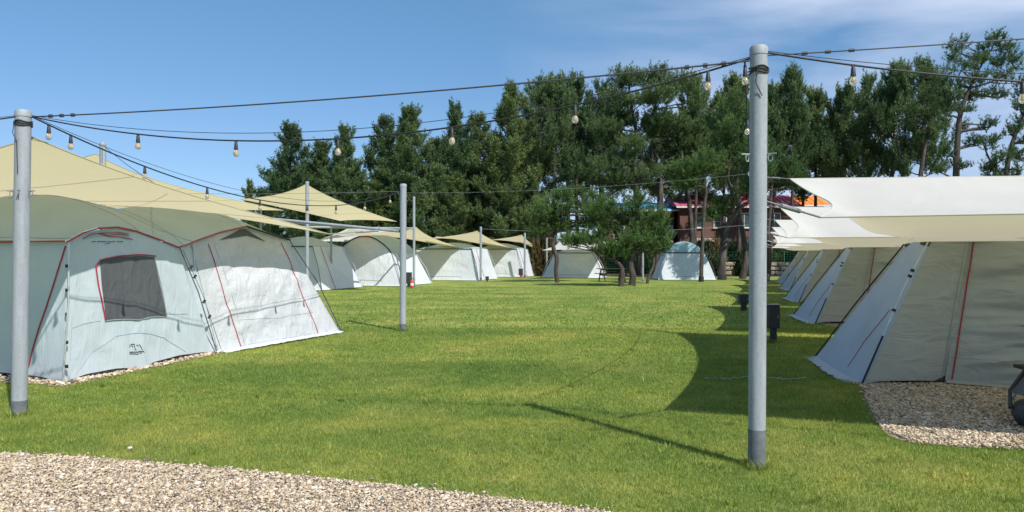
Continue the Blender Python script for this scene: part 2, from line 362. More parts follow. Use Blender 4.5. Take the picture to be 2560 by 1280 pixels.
# ---------------------------------------------------------------- ground
def sheet(name, pts, z, mat, label=None, kind='structure', n=1):
    me = bpy.data.meshes.new(name); me.from_pydata([(p[0], p[1], z) for p in pts], [], [tuple(range(len(pts)))]); me.materials.append(mat)
    o = bpy.data.objects.new(name, me); C.objects.link(o); o['kind'] = kind
    if label: o['label'] = label
    return o
R_ = 1500
sheet('ground', [(-R_, -R_), (R_, -R_), (R_, R_), (-R_, R_)], -.02, M['ground'])
sheet('lawn', [(-60, -20), (60, -20), (60, 50), (20, 51.5), (-20, 56), (-60, 56)], -.012, M['lawn'])
def curve2(pts, n=8):
    out_ = []
    for i in range(len(pts) - 1):
        p0 = pts[max(i - 1, 0)]; p1 = pts[i]; p2 = pts[i + 1]; p3 = pts[min(i + 2, len(pts) - 1)]
        for k in range(n):
            t_ = k / n
            out_.append(tuple(.5 * ((2 * p1[a]) + (-p0[a] + p2[a]) * t_ + (2 * p0[a] - 5 * p1[a] + 4 * p2[a] - p3[a]) * t_ ** 2 + (-p0[a] + 3 * p1[a] - 3 * p2[a] + p3[a]) * t_ ** 3) for a in (0, 1)))
    out_.append(tuple(pts[-1][:2])); return out_
gA = [G(*p) for p in ((-500, 1095), (0, 1130), (300, 1150), (600, 1175), (1000, 1215), (1300, 1250), (1530, 1282), (1800, 1325), (2300, 1420))]
polyA = curve2([(p.x, p.y) for p in gA]) + [(3, 2.0), (0, 1.2), (-8, 1.2), (-9, 5)]
gB = [G(*p) for p in ((2120, 940), (2150, 966), (2170, 1010), (2208, 1075), (2260, 1100), (2350, 1112), (2560, 1122))]
polyB = curve2([(p.x, p.y) for p in gB]) + [(7.5, 5.0), tuple(T(10.5, 8)[:2]), tuple(T(13.5, 8)[:2]), tuple(T(13.5, 1.4)[:2])]
polyC = [tuple(T(*q)[:2]) for q in ((6.75, -8.0), (10.1, -8.3), (13.3, -8.5), (13.4, -13), (6.6, -13))]
POLYS = [polyA, polyB, polyC]
for k in range(1, 5):
    uu = 10 + 8.4 * k
    c_ = [(uu - 1.2, 1.9), (uu - 1.15, 5), (uu + 3, 8), (uu + 3, 1.6), (uu + .4, 1.25), (uu - .35, 1.35)]
    POLYS.append([tuple(T(*q)[:2]) for q in c_])
def inpoly(x, y, poly):
    poly = np.asarray(poly); inside = np.zeros(len(x), bool); j = len(poly) - 1
    for i in range(len(poly)):
        xi, yi = poly[i]; xj, yj = poly[j]
        c_ = ((yi > y) != (yj > y)) & (x < (xj - xi) * (y - yi) / (yj - yi + 1e-12) + xi); inside ^= c_; j = i
    return inside
for i, po in enumerate(POLYS): sheet('gravel_path' if i == 0 else 'gravel_bed', po, -.006 , M['gravel'])

# grass blades (uncountable)
def blades(dmin, dmax, dens, hgt, wid):
    xs = (dmax * .74); area = (dmax - dmin) * 2 * xs; n = int(area * dens)
    y = RNG.uniform(dmin, dmax, n); x = RNG.uniform(-xs, xs, n)
    keep = np.abs(x) < y * .72 + .4
    if dmin > 15: keep &= RNG.uniform(0, 1, n) < ((dmax - y) / (dmax - dmin)) ** 1.3
    for po in POLYS: keep &= ~inpoly(x + RNG.normal(0, .015, n), y + RNG.normal(0, .015, n), po)
    x, y = x[keep], y[keep]; n = len(x); an = RNG.uniform(0, 6.283, n); h = hgt * RNG.uniform(.45, 1.2, n); ww = wid * RNG.uniform(.6, 1.3, n)
    lx, ly = RNG.normal(0, .45, n) * h, RNG.normal(0, .45, n) * h; v = np.zeros((n, 3, 3), np.float32)
    v[:, 0] = np.stack([x - np.cos(an) * ww / 2, y - np.sin(an) * ww / 2, np.full(n, -.014)], 1)
    v[:, 1] = np.stack([x + np.cos(an) * ww / 2, y + np.sin(an) * ww / 2, np.full(n, -.014)], 1)
    v[:, 2] = np.stack([x + lx, y + ly, h - .012], 1)
    return v.reshape(-1, 3), np.repeat(RNG.uniform(0, 1, n) ** 1.5, 3)
bv, bt = [], []
for a_ in ((4.3, 7.5, 9000, .034, .0045), (7.5, 11, 4500, .034, .007), (11, 16, 1800, .036, .011), (16, 42, 300, .040, .024)):
    v_, t_ = blades(*a_); bv.append(v_); bt.append(t_)
def tufts(cs, hgt, rad, per):
    n = len(cs) * per; c = np.repeat(np.array(cs), per, 0); an = RNG.uniform(0, 6.283, n); rr_ = rad * RNG.uniform(0, 1, n); h = hgt * RNG.uniform(.4, 1.2, n); x = c[:, 0] + np.cos(an) * rr_; y = c[:, 1] + np.sin(an) * rr_
    v = np.zeros((n, 3, 3), np.float32); a2 = RNG.uniform(0, 6.283, n); ww = .005
    v[:, 0] = np.stack([x - np.cos(a2) * ww, y - np.sin(a2) * ww, np.full(n, -.014)], 1); v[:, 1] = np.stack([x + np.cos(a2) * ww, y + np.sin(a2) * ww, np.full(n, -.014)], 1)
    v[:, 2] = np.stack([x + np.cos(an) * h * .5, y + np.sin(an) * h * .5, h - .012], 1); return v.reshape(-1, 3), np.repeat(RNG.uniform(.2, 1, n), 3)
pb = [(G(1892, 1165), .064), (G(48, 1035), .072), (G(1007, 826), .068), (G(1933, 856), .07)]
cs = [(p.x + math.cos(a) * (r_ + .015), p.y + math.sin(a) * (r_ + .015)) for p, r_ in pb for a in [i * .26 for i in range(24)]]
for q in (tufts(cs, .085, .03, 9),):
    bv.append(q[0]); bt.append(q[1])
yy = RNG.uniform(4.6, 13, 420); xx = RNG.uniform(-.7, .7, 420) * yy; okk = np.ones(420, bool)
for po in POLYS: okk &= ~inpoly(xx, yy, po)
q = tufts(list(zip(xx[okk], yy[okk])), .055, .045, 22); bv.append(q[0]); bt.append(q[1])
bv = np.concatenate(bv); bt = np.concatenate(bt)
tag(link('grass', big_mesh('grass', bv, np.arange(len(bv)).reshape(-1, 3), M['blade'], bt)), 'short mown green grass blades covering the near lawn', 'grass', kind='stuff')

# pebbles (uncountable)
def ico():
    p = (1 + 5 ** .5) / 2
    v = np.array([(-1, p, 0), (1, p, 0), (-1, -p, 0), (1, -p, 0), (0, -1, p), (0, 1, p), (0, -1, -p), (0, 1, -p), (p, 0, -1), (p, 0, 1), (-p, 0, -1), (-p, 0, 1)]) / math.hypot(1, p)
    f = [(0, 11, 5), (0, 5, 1), (0, 1, 7), (0, 7, 10), (0, 10, 11), (1, 5, 9), (5, 11, 4), (11, 10, 2), (10, 7, 6), (7, 1, 8), (3, 9, 4), (3, 4, 2), (3, 2, 6), (3, 6, 8), (3, 8, 9), (4, 9, 5), (2, 4, 11), (6, 2, 10), (8, 6, 7), (9, 8, 1)]
    return v, np.array(f)
IV, IF = ico()
def pebbles(poly, xr, yr, dens, size):
    n = int((xr[1] - xr[0]) * (yr[1] - yr[0]) * dens); x = RNG.uniform(*xr, n); y = RNG.uniform(*yr, n)
    k = inpoly(x + RNG.normal(0, .035, n) * (RNG.uniform(0, 1, n) < .25), y + RNG.normal(0, .05, n) * (RNG.uniform(0, 1, n) < .25), poly) & (np.abs(x) < y * .72 + .3); x, y = x[k], y[k]; n = len(x)
    sz = size * np.exp(RNG.normal(0, .4, n)); sc = np.stack([sz * RNG.uniform(.8, 1.5, n), sz * RNG.uniform(.6, 1.1, n), sz * RNG.uniform(.35, .7, n)], 1)
    v = IV[None] * (1 + RNG.normal(0, .13, (n, 12, 1))) * sc[:, None]; an = RNG.uniform(0, 6.28, n); ti = RNG.normal(0, .35, n)
    y1 = v[..., 1] * np.cos(ti)[:, None] - v[..., 2] * np.sin(ti)[:, None]; z1 = v[..., 1] * np.sin(ti)[:, None] + v[..., 2] * np.cos(ti)[:, None]
    x2 = v[..., 0] * np.cos(an)[:, None] - y1 * np.sin(an)[:, None]; y2 = v[..., 0] * np.sin(an)[:, None] + y1 * np.cos(an)[:, None]
    vv = np.stack([x2 + x[:, None], y2 + y[:, None], z1 + (sc[:, 2] * .5 + RNG.uniform(0, .006, n))[:, None]], -1)
    ff = IF[None] + np.arange(n)[:, None, None] * 12
    return vv.reshape(-1, 3), ff.reshape(-1, 3), np.repeat(np.clip(RNG.beta(1.7, 1.3, n), 0, 1), 12)
def pebble_obj(parts, label):
    vs, fs, ts, o_ = [], [], [], 0
    for a_ in parts:
        v_, f_, t_ = pebbles(*a_); vs.append(v_); fs.append(f_ + o_); ts.append(t_); o_ += len(v_)
    tag(link('gravel', big_mesh('gravel', np.concatenate(vs), np.concatenate(fs), M['pebble'], np.concatenate(ts))), label, 'gravel', kind='stuff')
pebble_obj([(polyA, (-4.5, 1.4), (4.2, 6.2), 7500, .0068)], 'pale tan and grey pebbles of the gravel path at the lower left')
pebble_obj([(polyB, (3.4, 6.8), (5.8, 9.8), 5000, .0078)], 'tan pebbles of the gravel bed in front of the nearest beige tent')
pebble_obj([(polyC, (-8, -3), (8.9, 13), 900, .016)], 'pale pebbles showing along the foot of the large pale blue tent')

# ---------------------------------------------------------------- shade sails
def sail(name, corners, label, mat, group, k=.1, sag=0.0, n=30, ropes=(), hem=True, belly=None):
    A, B, Cc, D = [Vector(c_) for c_ in corners]
    def f(s, t_):
        kk = k if hasattr(k, '__len__') else (k,) * 4      # AB, BC, CD, DA
        t2 = t_ + 4 * s * (1 - s) * (kk[0] * (1 - t_) - kk[2] * t_) * .9
        s2 = s + 4 * t_ * (1 - t_) * (kk[3] * (1 - s) - kk[1] * s) * .9
        p = A * (1 - s2) * (1 - t2) + B * s2 * (1 - t2) + Cc * s2 * t2 + D * (1 - s2) * t2
        if belly:
            g = t_ ** belly; zn = A.z * (1 - s) + B.z * s; zf = D.z * (1 - s) + Cc.z * s; p = Vector((p.x, p.y, zn + (zf - zn) * (t_ + (g - t_) * min(1, .3 + s * 10)) - .15 * min(1, s * 12) * math.sin(math.pi * t_ ** .85) + .012 * math.sin(s * 9 + t_ * 5) * math.sin(math.pi * t_)))
        return p + Vector((0, 0, -sag * 16 * s * (1 - s) * t_ * (1 - t_)))
    e = empty(name, (0, 0, 0), label, 'shade sail', group)
    MB().quad_grid([[f(i / n, j / n) for i in range(n + 1)] for j in range(n + 1)]).build('sail_cloth', mat, e, True)
    sm = MB()
    for q in (.25, .5, .75): sm.tube([f(q, i / 24) - Vector((0, 0, .004)) for i in range(25)], .0035, 4)
    sm.build('seam', mat, e, True)
    if hem:
        mb = MB()
        for path in ([f(i / 24, 0) for i in range(25)], [f(1, i / 24) for i in range(25)], [f(i / 24, 1) for i in range(25)], [f(0, i / 24) for i in range(25)]):
            mb.tube(path, .009, 5)
        mb.build('hem', mat, e, True)
    for c_, p in ropes:
        c_ = Vector(c_); p = Vector(p); d = p - c_
        mb = MB(); mb.tube([c_ + d * .0, c_ + d * .35], .009, 6); mb.tube([c_ + d * .35, c_ + d * .65], .02, 8); mb.tube([c_ + d * .65, p], .006, 6)
        mb.build('turnbuckle', M['wire_light'], e, True)
    return at0(e, (A + B + Cc + D) / 4 * 1.0)
GS = 'shade sails stretched over the tents'
poleL = G(48, 1035); poleR = G(1892, 1165); poleM = G(1007, 826)
pole257 = Vector((P(257, 400, 17.5).x, 17.5, 0)); pole768 = Vector((P(768, 400, 28).x, 28, 0)); pole1035 = G(1035, 717)
sA, sB, sC, sD = P(84, 344, 7.5), P(822, 585, 14.3), P(247, 484, 17.1), T(5.8, -14.6, 2.15)
sail('shade_sail', (sA, sB, sC, sD), 'large beige shade sail over the big pale blue tent, tied to the leftmost pole', M['sail'], GS, k=(.05, .05, .02, .05),
     ropes=[(sA, poleL + Vector((0, 0, 2.8))), (sB, poleM + Vector((0, 0, 2.12))), (sC, pole257 + Vector((0, 0, 3.0)))])
sail('shade_sail', (P(240, 385, 17.6), P(708, 526, 24), P(420, 528, 32), P(-250, 480, 29)), 'beige shade sail from the pole rising behind the big pale blue tent', M['sail'], GS, k=(.09, .03, .03, .05))
sail('shade_sail', (P(765, 460, 28.1), P(992, 554, 31), P(850, 552, 40), P(600, 498, 33)), 'peaked beige shade sail rising to a tall grey pole left of centre', M['sail'], GS, k=(.09, .06, .05, .07))
sail('shade_sail', (P(1040, 567, 36.4), P(1158, 622, 46), P(872, 571, 46), P(788, 602, 35)), 'beige and white shade sail over the tent with the arched front', M['sail'], GS, k=(.08, .05, .05, .05))
sail('shade_sail', (P(1193, 577, 44.5), P(1300, 628, 53), P(1090, 589, 57), P(1062, 600, 43)), 'beige shade sail peaking at the pole beside the fourth tent on the left', M['sail'], GS, k=(.08, .05, .05, .05))
sail('shade_sail', (P(1305, 587, 51), P(1362, 626, 57), P(1235, 592, 64), P(1198, 605, 50)), 'small far beige shade sail over the last tent of the left row', M['sail'], GS, k=(.08, .05, .05, .05))
sail('shade_sail', (P(1408, 593, 54), P(1540, 600, 56), P(1515, 623, 47.2), P(1356, 626, 46.5)), 'white shade sail over the tent half hidden behind the bent pine', M['sail_white'], GS, k=(.03, .06, .04, .12))
sail('shade_sail', (P(783, 604, 45), P(872, 570, 51), P(990, 574, 52), P(905, 606, 46)), 'sunlit white sail showing behind the beige sail of the arched tent', M['sail_white'], GS, k=.05)
sail('shade_sail', (P(1062, 600, 60), P(1092, 588, 64), P(1145, 591, 64), P(1130, 604, 60)), 'small white sail glimpsed behind the fourth left tent', M['sail_white'], GS, k=.05)
sail('shade_sail', (P(1198, 606, 62), P(1208, 591, 66), P(1296, 589, 67), P(1290, 603, 62)), 'small white sail glimpsed behind the last left tent', M['sail_white'], GS, k=.05)
rNL, rFL, rNR, rFR = P(2050, 543, 6.2), P(1975, 447, 13), T(6.2, 9.0, 1.93), T(14.2, 9.0, 2.75)
ords = ['nearest white shade sail at right over the closest grey-beige tent', 'second white shade sail from the camera in the right row', 'third white shade sail of the right row, low behind the second',
        'fourth white shade sail back in the right row', 'farthest white shade sail of the right row, beside the green fence']
for k in range(5):
    o_ = T(8.3 * k, 0, 0); R0 = poleR + o_; R1 = T(14.1 + 8.3 * k, 0)
    sail('shade_sail', (rNL + o_, rNR + o_, rFR + o_, rFL + o_), ords[k], M['sail_white'], GS, k=(.02, .04, .015, .042), belly=4.0,
         ropes=[(rNL + o_, R0 + Vector((0, 0, 2.02))), (rFL + o_, R1 + Vector((0, 0, 2.98)))])

# ---------------------------------------------------------------- poles
def pole(base, h, r, label, foot=.28, lean=(0, 0), hooks=(), group='grey steel poles around the lawn', name='steel_pole', rings=True):
    e = empty(name, base, label, 'pole', group)
    top = Vector((lean[0], lean[1], h)); z = Vector((0, 0, 0))
    MB().tube([top * (foot / h), top * .5, top], r, 24).build('shaft', M['steel'], e, True)
    MB().tube([Vector((0, 0, -.05)), top * (foot / h)], r * 1.015, 24).build('foot', M['steel_dark'], e, True)
    MB().lathe(top, [(r * 1.06, -.05), (r * 1.06, .0), (r * .9, .018), (.004, .026)], 24).build('cap', M['steel'], e, True)
    for hz, ang in hooks:
        p = top * (hz / h); d = Vector((math.cos(ang), math.sin(ang), 0)); mb = MB()
        mb.tube([p + d * r * .8, p + d * (r + .07)], .006, 6)
        ring = [p + d * (r + .025) + Vector((0, 0, -.03)) + (Vector((-d.y, d.x, 0)) * .3 + d * .7) * .022 * math.cos(a) + Vector((0, 0, 1)) * .026 * math.sin(a) for a in [i * math.pi / 5 for i in range(11)]]
        mb.tube(ring, .005, 5, False); mb.build('eye_bolt', M['wire_light'], e, True)
    return e
pole(poleR, 3.15, .064, 'tall grey steel pole right of centre with a long shadow on the grass', .28, (.015, 0), [(2.35, 3.3), (2.35, -.6)])
pole(poleL, 3.02, .072, 'thick grey steel pole at the left edge in front of the big pale blue tent', .14, (.04, 0), [(2.23, 3.3), (2.23, -.15), (2.23, -1.3)])
pole(poleM, 3.05, .068, 'grey steel pole standing in the grass left of centre, beyond the big tent', .14, (.01, 0), [(2.14, -.2), (2.9, 3)])
pole(pole257, 4.22, .07, 'grey pole rising behind the roof of the big pale blue tent', .2)
pole(pole768, 4.32, .068, 'tall grey pole at the peak of the beige sail left of centre', .2)
pole(pole1035, 4.37, .062, 'slim grey pole just behind the red extinguisher', .2)
pole(G(1202, 702), 3.2, .07, 'grey pole between the fourth and fifth tents on the left', .2)
pole(G(1312, 694), 3.0, .07, 'grey pole at the far end of the left tent row', .2)
pole(Vector((P(828, 600, 34).x, 34, 0)), 2.95, .05, 'thin grey post in front of the arched tent front', .1)
pole(G(1607, 703), 2.9, .06, 'thin grey post standing among the small bent pines', .1)
pole(Vector((P(1367, 600, 50).x, 50, 0)), 2.7, .05, 'thin grey post left of the tent under the white sail', .1)
pole(Vector((P(652, 520, 34).x, 34, 0)), 3.9, .05, 'slim grey post poking up between the two beige sails', .1)
for k, nn in enumerate(('second', 'third', 'fourth', 'fifth')):
    pole(T(14.1 + 8.3 * k, 0), 3.05, .064, '%s grey pole in line behind the tall near one' % nn, .2)
# horizontal frame pipes
def pipe(a, b_, r, label):
    o = MB().tube([a, b_], r, 12).build('frame_pipe', M['steel'], None, True); tag(o, label, 'pipe', 'horizontal pipes between the poles'); return o
pipe(P(1000, 578, 15.55), P(262, 508, 17.3), .032, 'long sloping grey pipe running left from the pole in the grass')
pipe(P(1033, 571, 36.0), P(700, 567, 28), .045, 'level grey pipe between the two tall far poles')
pipe(P(828, 568, 33.9), P(650, 548, 33.9), .035, 'short grey pipe below the peaked beige sail')

# ---------------------------------------------------------------- wires and string lights
def sagline(A, B, sag, n=40, t0=0, t1=1): return [A.lerp(B, t_) + Vector((0, 0, -4 * sag * t_ * (1 - t_))) for t_ in [t0 + (t1 - t0) * i / n for i in range(n + 1)]]
def wire(A, B, sag, r, label, mat='wire', fittings=False):
    e = empty('steel_wire', (0, 0, 0), label, 'wire', 'steel wires strung between the poles')
    MB().tube(sagline(A, B, sag), r, 6).build('wire_rope', M[mat], e, True)
    if fittings:
        for q in (.03, .05, .07, .93, .95, .97):
            p = sagline(A, B, sag, 2, q, q + .01); MB().tube([p[0], p[1]], r * 2.6, 6).build('clamp', M[mat], e, True)
    return at0(e, (A + B) / 2)
def tpx(A, B, px):
    k = (px - 1280) / F; return (k * A.y - A.x) / ((B.x - A.x) - k * (B.y - A.y))
def bulb(e, p, tilt=0.0, s=1.0):
    s *= .93
    mb = MB(); mb.lathe(p, [(.010 * s, .004), (.012 * s, -.012 * s), (.016 * s, -.016 * s), (.0175 * s, -.05 * s), (.021 * s, -.068 * s), (.021 * s, -.078 * s), (.006, -.079 * s)][::-1], 10)
    mb.box(p + Vector((0, 0, .004)), .024 * s, .018 * s, .02 * s)
    sk = mb.build('lamp_socket', M['cable'], e, True)
    MB().lathe(p, [(.011 * s, -.079 * s), (.016 * s, -.088 * s), (.026 * s, -.105 * s), (.0285 * s, -.122 * s), (.025 * s, -.138 * s), (.014 * s, -.148 * s), (.002, -.150 * s)][::-1], 12).build('bulb', M['glass'], sk, True)
    MB().lathe(p, [(.003, -.08 * s), (.009, -.095 * s), (.011, -.12 * s), (.002, -.13 * s)][::-1], 6).build('filament', M['filament'], sk, True)
def lights(A, B, sag, ts, label, r=.0075, second=True, s=1.0):
    e = empty('string_lights', (0, 0, 0), label, 'string lights', 'string lights hung between the poles')
    mb = MB().tube(sagline(A, B, sag, 60), r, 6)
    if second: mb.tube([p + Vector((0, 0, .012 + .035 * math.sin(math.pi * i / 60) )) for i, p in enumerate(sagline(A, B, sag * .93, 60))], .003, 5)
    mb.build('cable', M['cable'], e, True)
    for t_ in ts: bulb(e, A.lerp(B, t_) + Vector((0, 0, -4 * sag * t_ * (1 - t_) - .008)), 0, s)
    return at0(e, (A + B) / 2)
tR = poleR + Vector((0.015, 0, 2.98)); tL = poleL + Vector((.04, 0, 2.92)); tM = poleM + Vector((0, 0, 2.9))
wire(P(82, 292, 7.38), P(1874, 152, 5.58), .05, .007, 'long nearly straight steel wire from the leftmost pole to the tall near pole', 'wire', True)
A_, B_ = P(82, 292, 7.35), P(1876, 146, 5.6)
lights(A_, B_, .41, [tpx(A_, B_, q) for q in (345, 590, 845, 1130, 1438, 1770)], 'sagging string of six clear bulbs from the leftmost pole across to the tall near pole', second=True)
A_, B_ = P(80, 292, 7.4), P(1004, 478, 15.55)
lights(A_, B_, .56, [tpx(A_, B_, q) for q in (122, 177, 362, 518, 650, 768, 840, 912, 975)], 'string of bulbs running away from the leftmost pole to the pole in the grass', r=.008, second=True, s=1.05)
A_, B_ = P(1920, 132, 5.55), Vector((9.4, 3.0, 3.05))
lights(A_, B_, .50, [tpx(A_, B_, q) for q in (2133, 2557)] + [.34, .47], 'string of bulbs going off to the right from the tall near pole')
wire(A_ + Vector((0, 0, -.02)), B_ + Vector((0, 0, .12)), .07, .005, 'straight steel wire going off to the right from the tall near pole', 'wire', True)
A_, B_ = P(1862, 152, 5.75), P(1884, 436, 13.1)
lights(A_, B_, .42, [.012, .16, .4, .65], 'string of bulbs running back along the pole row beside the tall near pole', second=False)
A_, B_ = P(40, 292, 7.35), Vector((-11.5, 5.2, 3.0))
lights(A_, B_, .4, [.3, .5, .7], 'string of bulbs leaving the left edge of the view from the leftmost pole')
wire(P(1014, 482, 15.6), P(1895, 432, 13.2), .10, .003, 'thin pale wire crossing in front of the pine wood', 'wire_light')
wire(P(1000, 478, 15.6), P(262, 480, 17.5), .05, .004, 'thin pale wire left of the pole in the grass', 'wire_light')
wire(P(1014, 482, 15.6), P(1034, 500, 36), .1, .006, 'short wire from the pole in the grass back to the slim pole', 'wire_light')
wire(P(1886, 440, 13.2), P(1975, 447, 13.0), .0, .006, 'short wire ahead of the corner of the nearest white sail', 'wire_light')
wire(P(1204, 572, 44), P(1900, 560, 41), .3, .01, 'far thin wire across the back of the lawn', 'wire_light')
wire(P(257, 362, 17.4), P(420, 478, 10.5), .05, .006, 'dark wire slanting down from the pole behind the big tent', 'wire')
# tie coils at pole heads
for bp, hz, r_, lb in ((poleR + Vector((.015, 0, 0)), 3.0, .064, 'tall near pole'), (poleL + Vector((.04, 0, 0)), 2.92, .072, 'leftmost pole')):
    mb = MB()
    for k in range(3): mb.tube([bp + Vector(((r_ + .006) * math.cos(a), (r_ + .006) * math.sin(a), hz - k * .018 + .008 * math.sin(3 * a + k))) for a in [i * math.pi / 10 for i in range(21)]], .007, 5, False)
    mb.tube([bp + Vector((-.03, -r_ - .008, hz)), bp + Vector((-.05, -r_ - .012, hz - .12)), bp + Vector((-.01, -r_ - .01, hz - .2)), bp + Vector((.0, -r_ - .012, hz - .3 * (hz < 2.95) - .22))], .004, 5)
    tag(mb.build('cable_coil', M['cable'], None, True), 'black cable wound round the head of the %s' % lb, 'cable', 'cable coils on pole heads')

# ---------------------------------------------------------------- big pale blue tent (left)
def ropeish(a, b_, r=.004): return MB().tube([a, b_], r, 5)
e = empty('cabin_tent', (0, 0, 0), 'large pale blue cabin tent with charcoal mesh window and red piping, nearest tent at left', 'tent', 'tents around the lawn')
bot1 = polyl([(0, T(6.96, -8.27, .0)), (.12, T(7.3, -8.27, .05)), (.26, T(7.75, -8.26, .055)), (.40, T(8.1, -8.26, .02)), (.45, T(8.24, -8.26, .0)), (.52, T(8.45, -8.3, .045)), (.72, T(9.05, -8.4, .06)), (.9, T(9.6, -8.48, .03)), (1, T(9.87, -8.5, .0))])
top1 = polyl([(0, T(6.98, -8.22, 1.75)), (.1, T(7.18, -8.24, 1.85)), (.22, T(7.45, -8.26, 1.915)), (.38, T(7.8, -8.3, 1.94)), (.55, T(8.15, -8.33, 1.90)), (.8, T(8.7, -8.4, 1.78)), (1, T(9.08, -8.46, 1.69))])
W1 = wall(bot1, top1, .019, (4.2, 1.5), .35, 1, .015)
wall_mesh(W1, 80, 50).build('front_wall', M['tent_blue'], e, True)
bot2 = polyl([(0, T(9.9, -8.42, .03)), (.12, T(10.3, -8.3, .05)), (.5, T(11.6, -8.24, .06)), (1, T(13.25, -8.24, .04))])
top2 = polyl([(0, T(9.53, -8.62, 1.79)), (.25, T(10.3, -8.72, 1.95)), (.53, T(11.0, -8.78, 2.08)), (.75, T(11.6, -8.76, 1.97)), (1, T(12.2, -8.72, 1.86))])
W2 = wall(bot2, top2, .038, (2.4, 3.4), -.7, 5, .03)
wall_mesh(W2, 80, 60).build('awning_wall', M['tent_grey'], e, True)
# strip between the two walls
Ws = wall(polyl([(0, T(9.56, -8.67, 0)), (1, T(9.92, -8.43, .0))]), polyl([(0, T(9.06, -8.47, 1.69)), (1, T(9.53, -8.63, 1.79))]), .01, (2, 1), 0, 2)
wall_mesh(Ws, 12, 30).build('joint_panel', M['tent_blue'], e, True)
# near end wall and the others
botE = polyl([(0, T(7.1, -12.3, .03)), (.35, T(7.0, -10.8, .05)), (.7, T(7.04, -9.45, .05)), (.9, T(7.0, -8.7, .04)), (1, T(6.96, -8.27, 0))])
topE = polyl([(0, T(7.0, -12.2, 1.75)), (.5, T(7.0, -10.3, 1.74)), (1, T(6.98, -8.22, 1.75))])
WE = wall(botE, topE, .02, (3, 1.2), .3, 8, .02)
wall_mesh(WE, 60, 40).build('end_wall', M['tent_blue'], e, True)
WB = wall(polyl([(0, T(7.1, -12.3, 0)), (1, T(13.2, -12.3, 0))]), polyl([(0, T(7.0, -12.2, 1.75)), (1, T(12.3, -12, 1.85))]), .02, seed=3)
wall_mesh(WB, 30, 16).build('back_wall', M['tent_grey'], e, True)
WF = wall(polyl([(0, T(13.25, -8.24, .04)), (1, T(13.25, -12.3, .04))]), polyl([(0, T(12.2, -8.72, 1.86)), (1, T(12.3, -12, 1.85))]), .02, seed=4)
wall_mesh(WF, 30, 16).build('far_end_wall', M['tent_grey'], e, True)
# roof
def edge_roof(u_):
    pts = [(6.95, 1.76), (7.18, 1.87), (7.45, 1.94), (7.8, 1.965), (8.15, 1.925), (8.7, 1.80), (9.07, 1.705), (9.3, 1.745), (9.55, 1.81), (10.3, 1.97), (11.0, 2.10), (11.6, 1.99), (12.25, 1.88)]
    for (a, b_), (c, d) in zip(pts[:-1], pts[1:]):
        if u_ <= c: return b_ + (d - b_) * (u_ - a) / (c - a)
    return pts[-1][1]
def ridge(u_): return 2.30 + .18 * math.exp(-((u_ - 8.2) / 1.0) ** 2) + .20 * math.exp(-((u_ - 10.9) / 1.0) ** 2) - .18 * max(0, abs(u_ - 9.6) - 1.9)
def wedge(u_): return -8.22 - .27 * min(1, max(0, (u_ - 7) / 2.1)) - .26 * min(1, max(0, (u_ - 9.1) / 1.2))
rows = []
for j in range(41):
    v_ = j / 40; row = []
    for i in range(81):
        u_ = 6.93 + (12.27 - 6.93) * i / 80
        w0 = wedge(u_) + .04; w1 = -12.2; ww = w0 + (w1 - w0) * v_
        a = edge_roof(u_) + .012; sfl = 1 - abs(2 * v_ - 1)
        hip = math.sin(math.pi / 2 * min(1, (u_ - 6.93) / 1.1)) * math.sin(math.pi / 2 * min(1, (12.27 - u_) / 1.3 + .02)); rr0 = 1.77 + (ridge(u_) - 1.77) * hip; rr0 = max(rr0, a * .4 + 1.06)
        pz = a + (rr0 - a) * (math.sin(sfl * math.pi / 2) ** .85)
        pz += .008 * noise.fractal(Vector((u_ * 1.5, ww * 2, 0)), 1, 2, 3) * min(1, sfl * 6)
        row.append(T(u_, ww, pz))
    rows.append(row)
RF = rows
MB().quad_grid(rows).build('roof', M['roof'], e, True)
mb = MB()
for u_ in (7.0, 8.2, 9.25, 10.9):
    i = int((u_ - 6.93) / 5.34 * 80); mb.tube([rows[j][i] + Vector((0, 0, .003)) for j in range(0, 22)], .005, 4)
mb.tube([rows[j][min(80, int(24 + j * 1.6))] + Vector((0, 0, .003)) for j in range(0, 21)][:21], .005, 4)
mb.tube([rows[j][max(0, int(38 - j * 1.3))] + Vector((0, 0, .003)) for j in range(0, 21)], .005, 4)
mb.build('roof_seam', M['seam'], e, True)
# red piping under the roof edge
MB().tube([rows[0][i] + Vector((.006, -.012, -.016)) for i in range(0, 34)], .011, 6).build('red_piping', M['red'], e, True)
MB().tube([rows[0][i] + Vector((.006, -.012, -.016)) for i in range(33, 62)], .011, 6).build('red_piping', M['red'], e, True)
MB().tube([rows[0][i] + Vector((.008, -.014, -.02)) for i in range(61, 81)], .016, 6).build('black_piping', M['black'], e, True)
MB().tube([T(6.94, w_, topE((w_ + 12.2) / 3.98).z + .01) for w_ in [-12.2 + 3.98 * i / 20 for i in range(21)]], .012, 6).build('red_piping', M['red'], e, True)
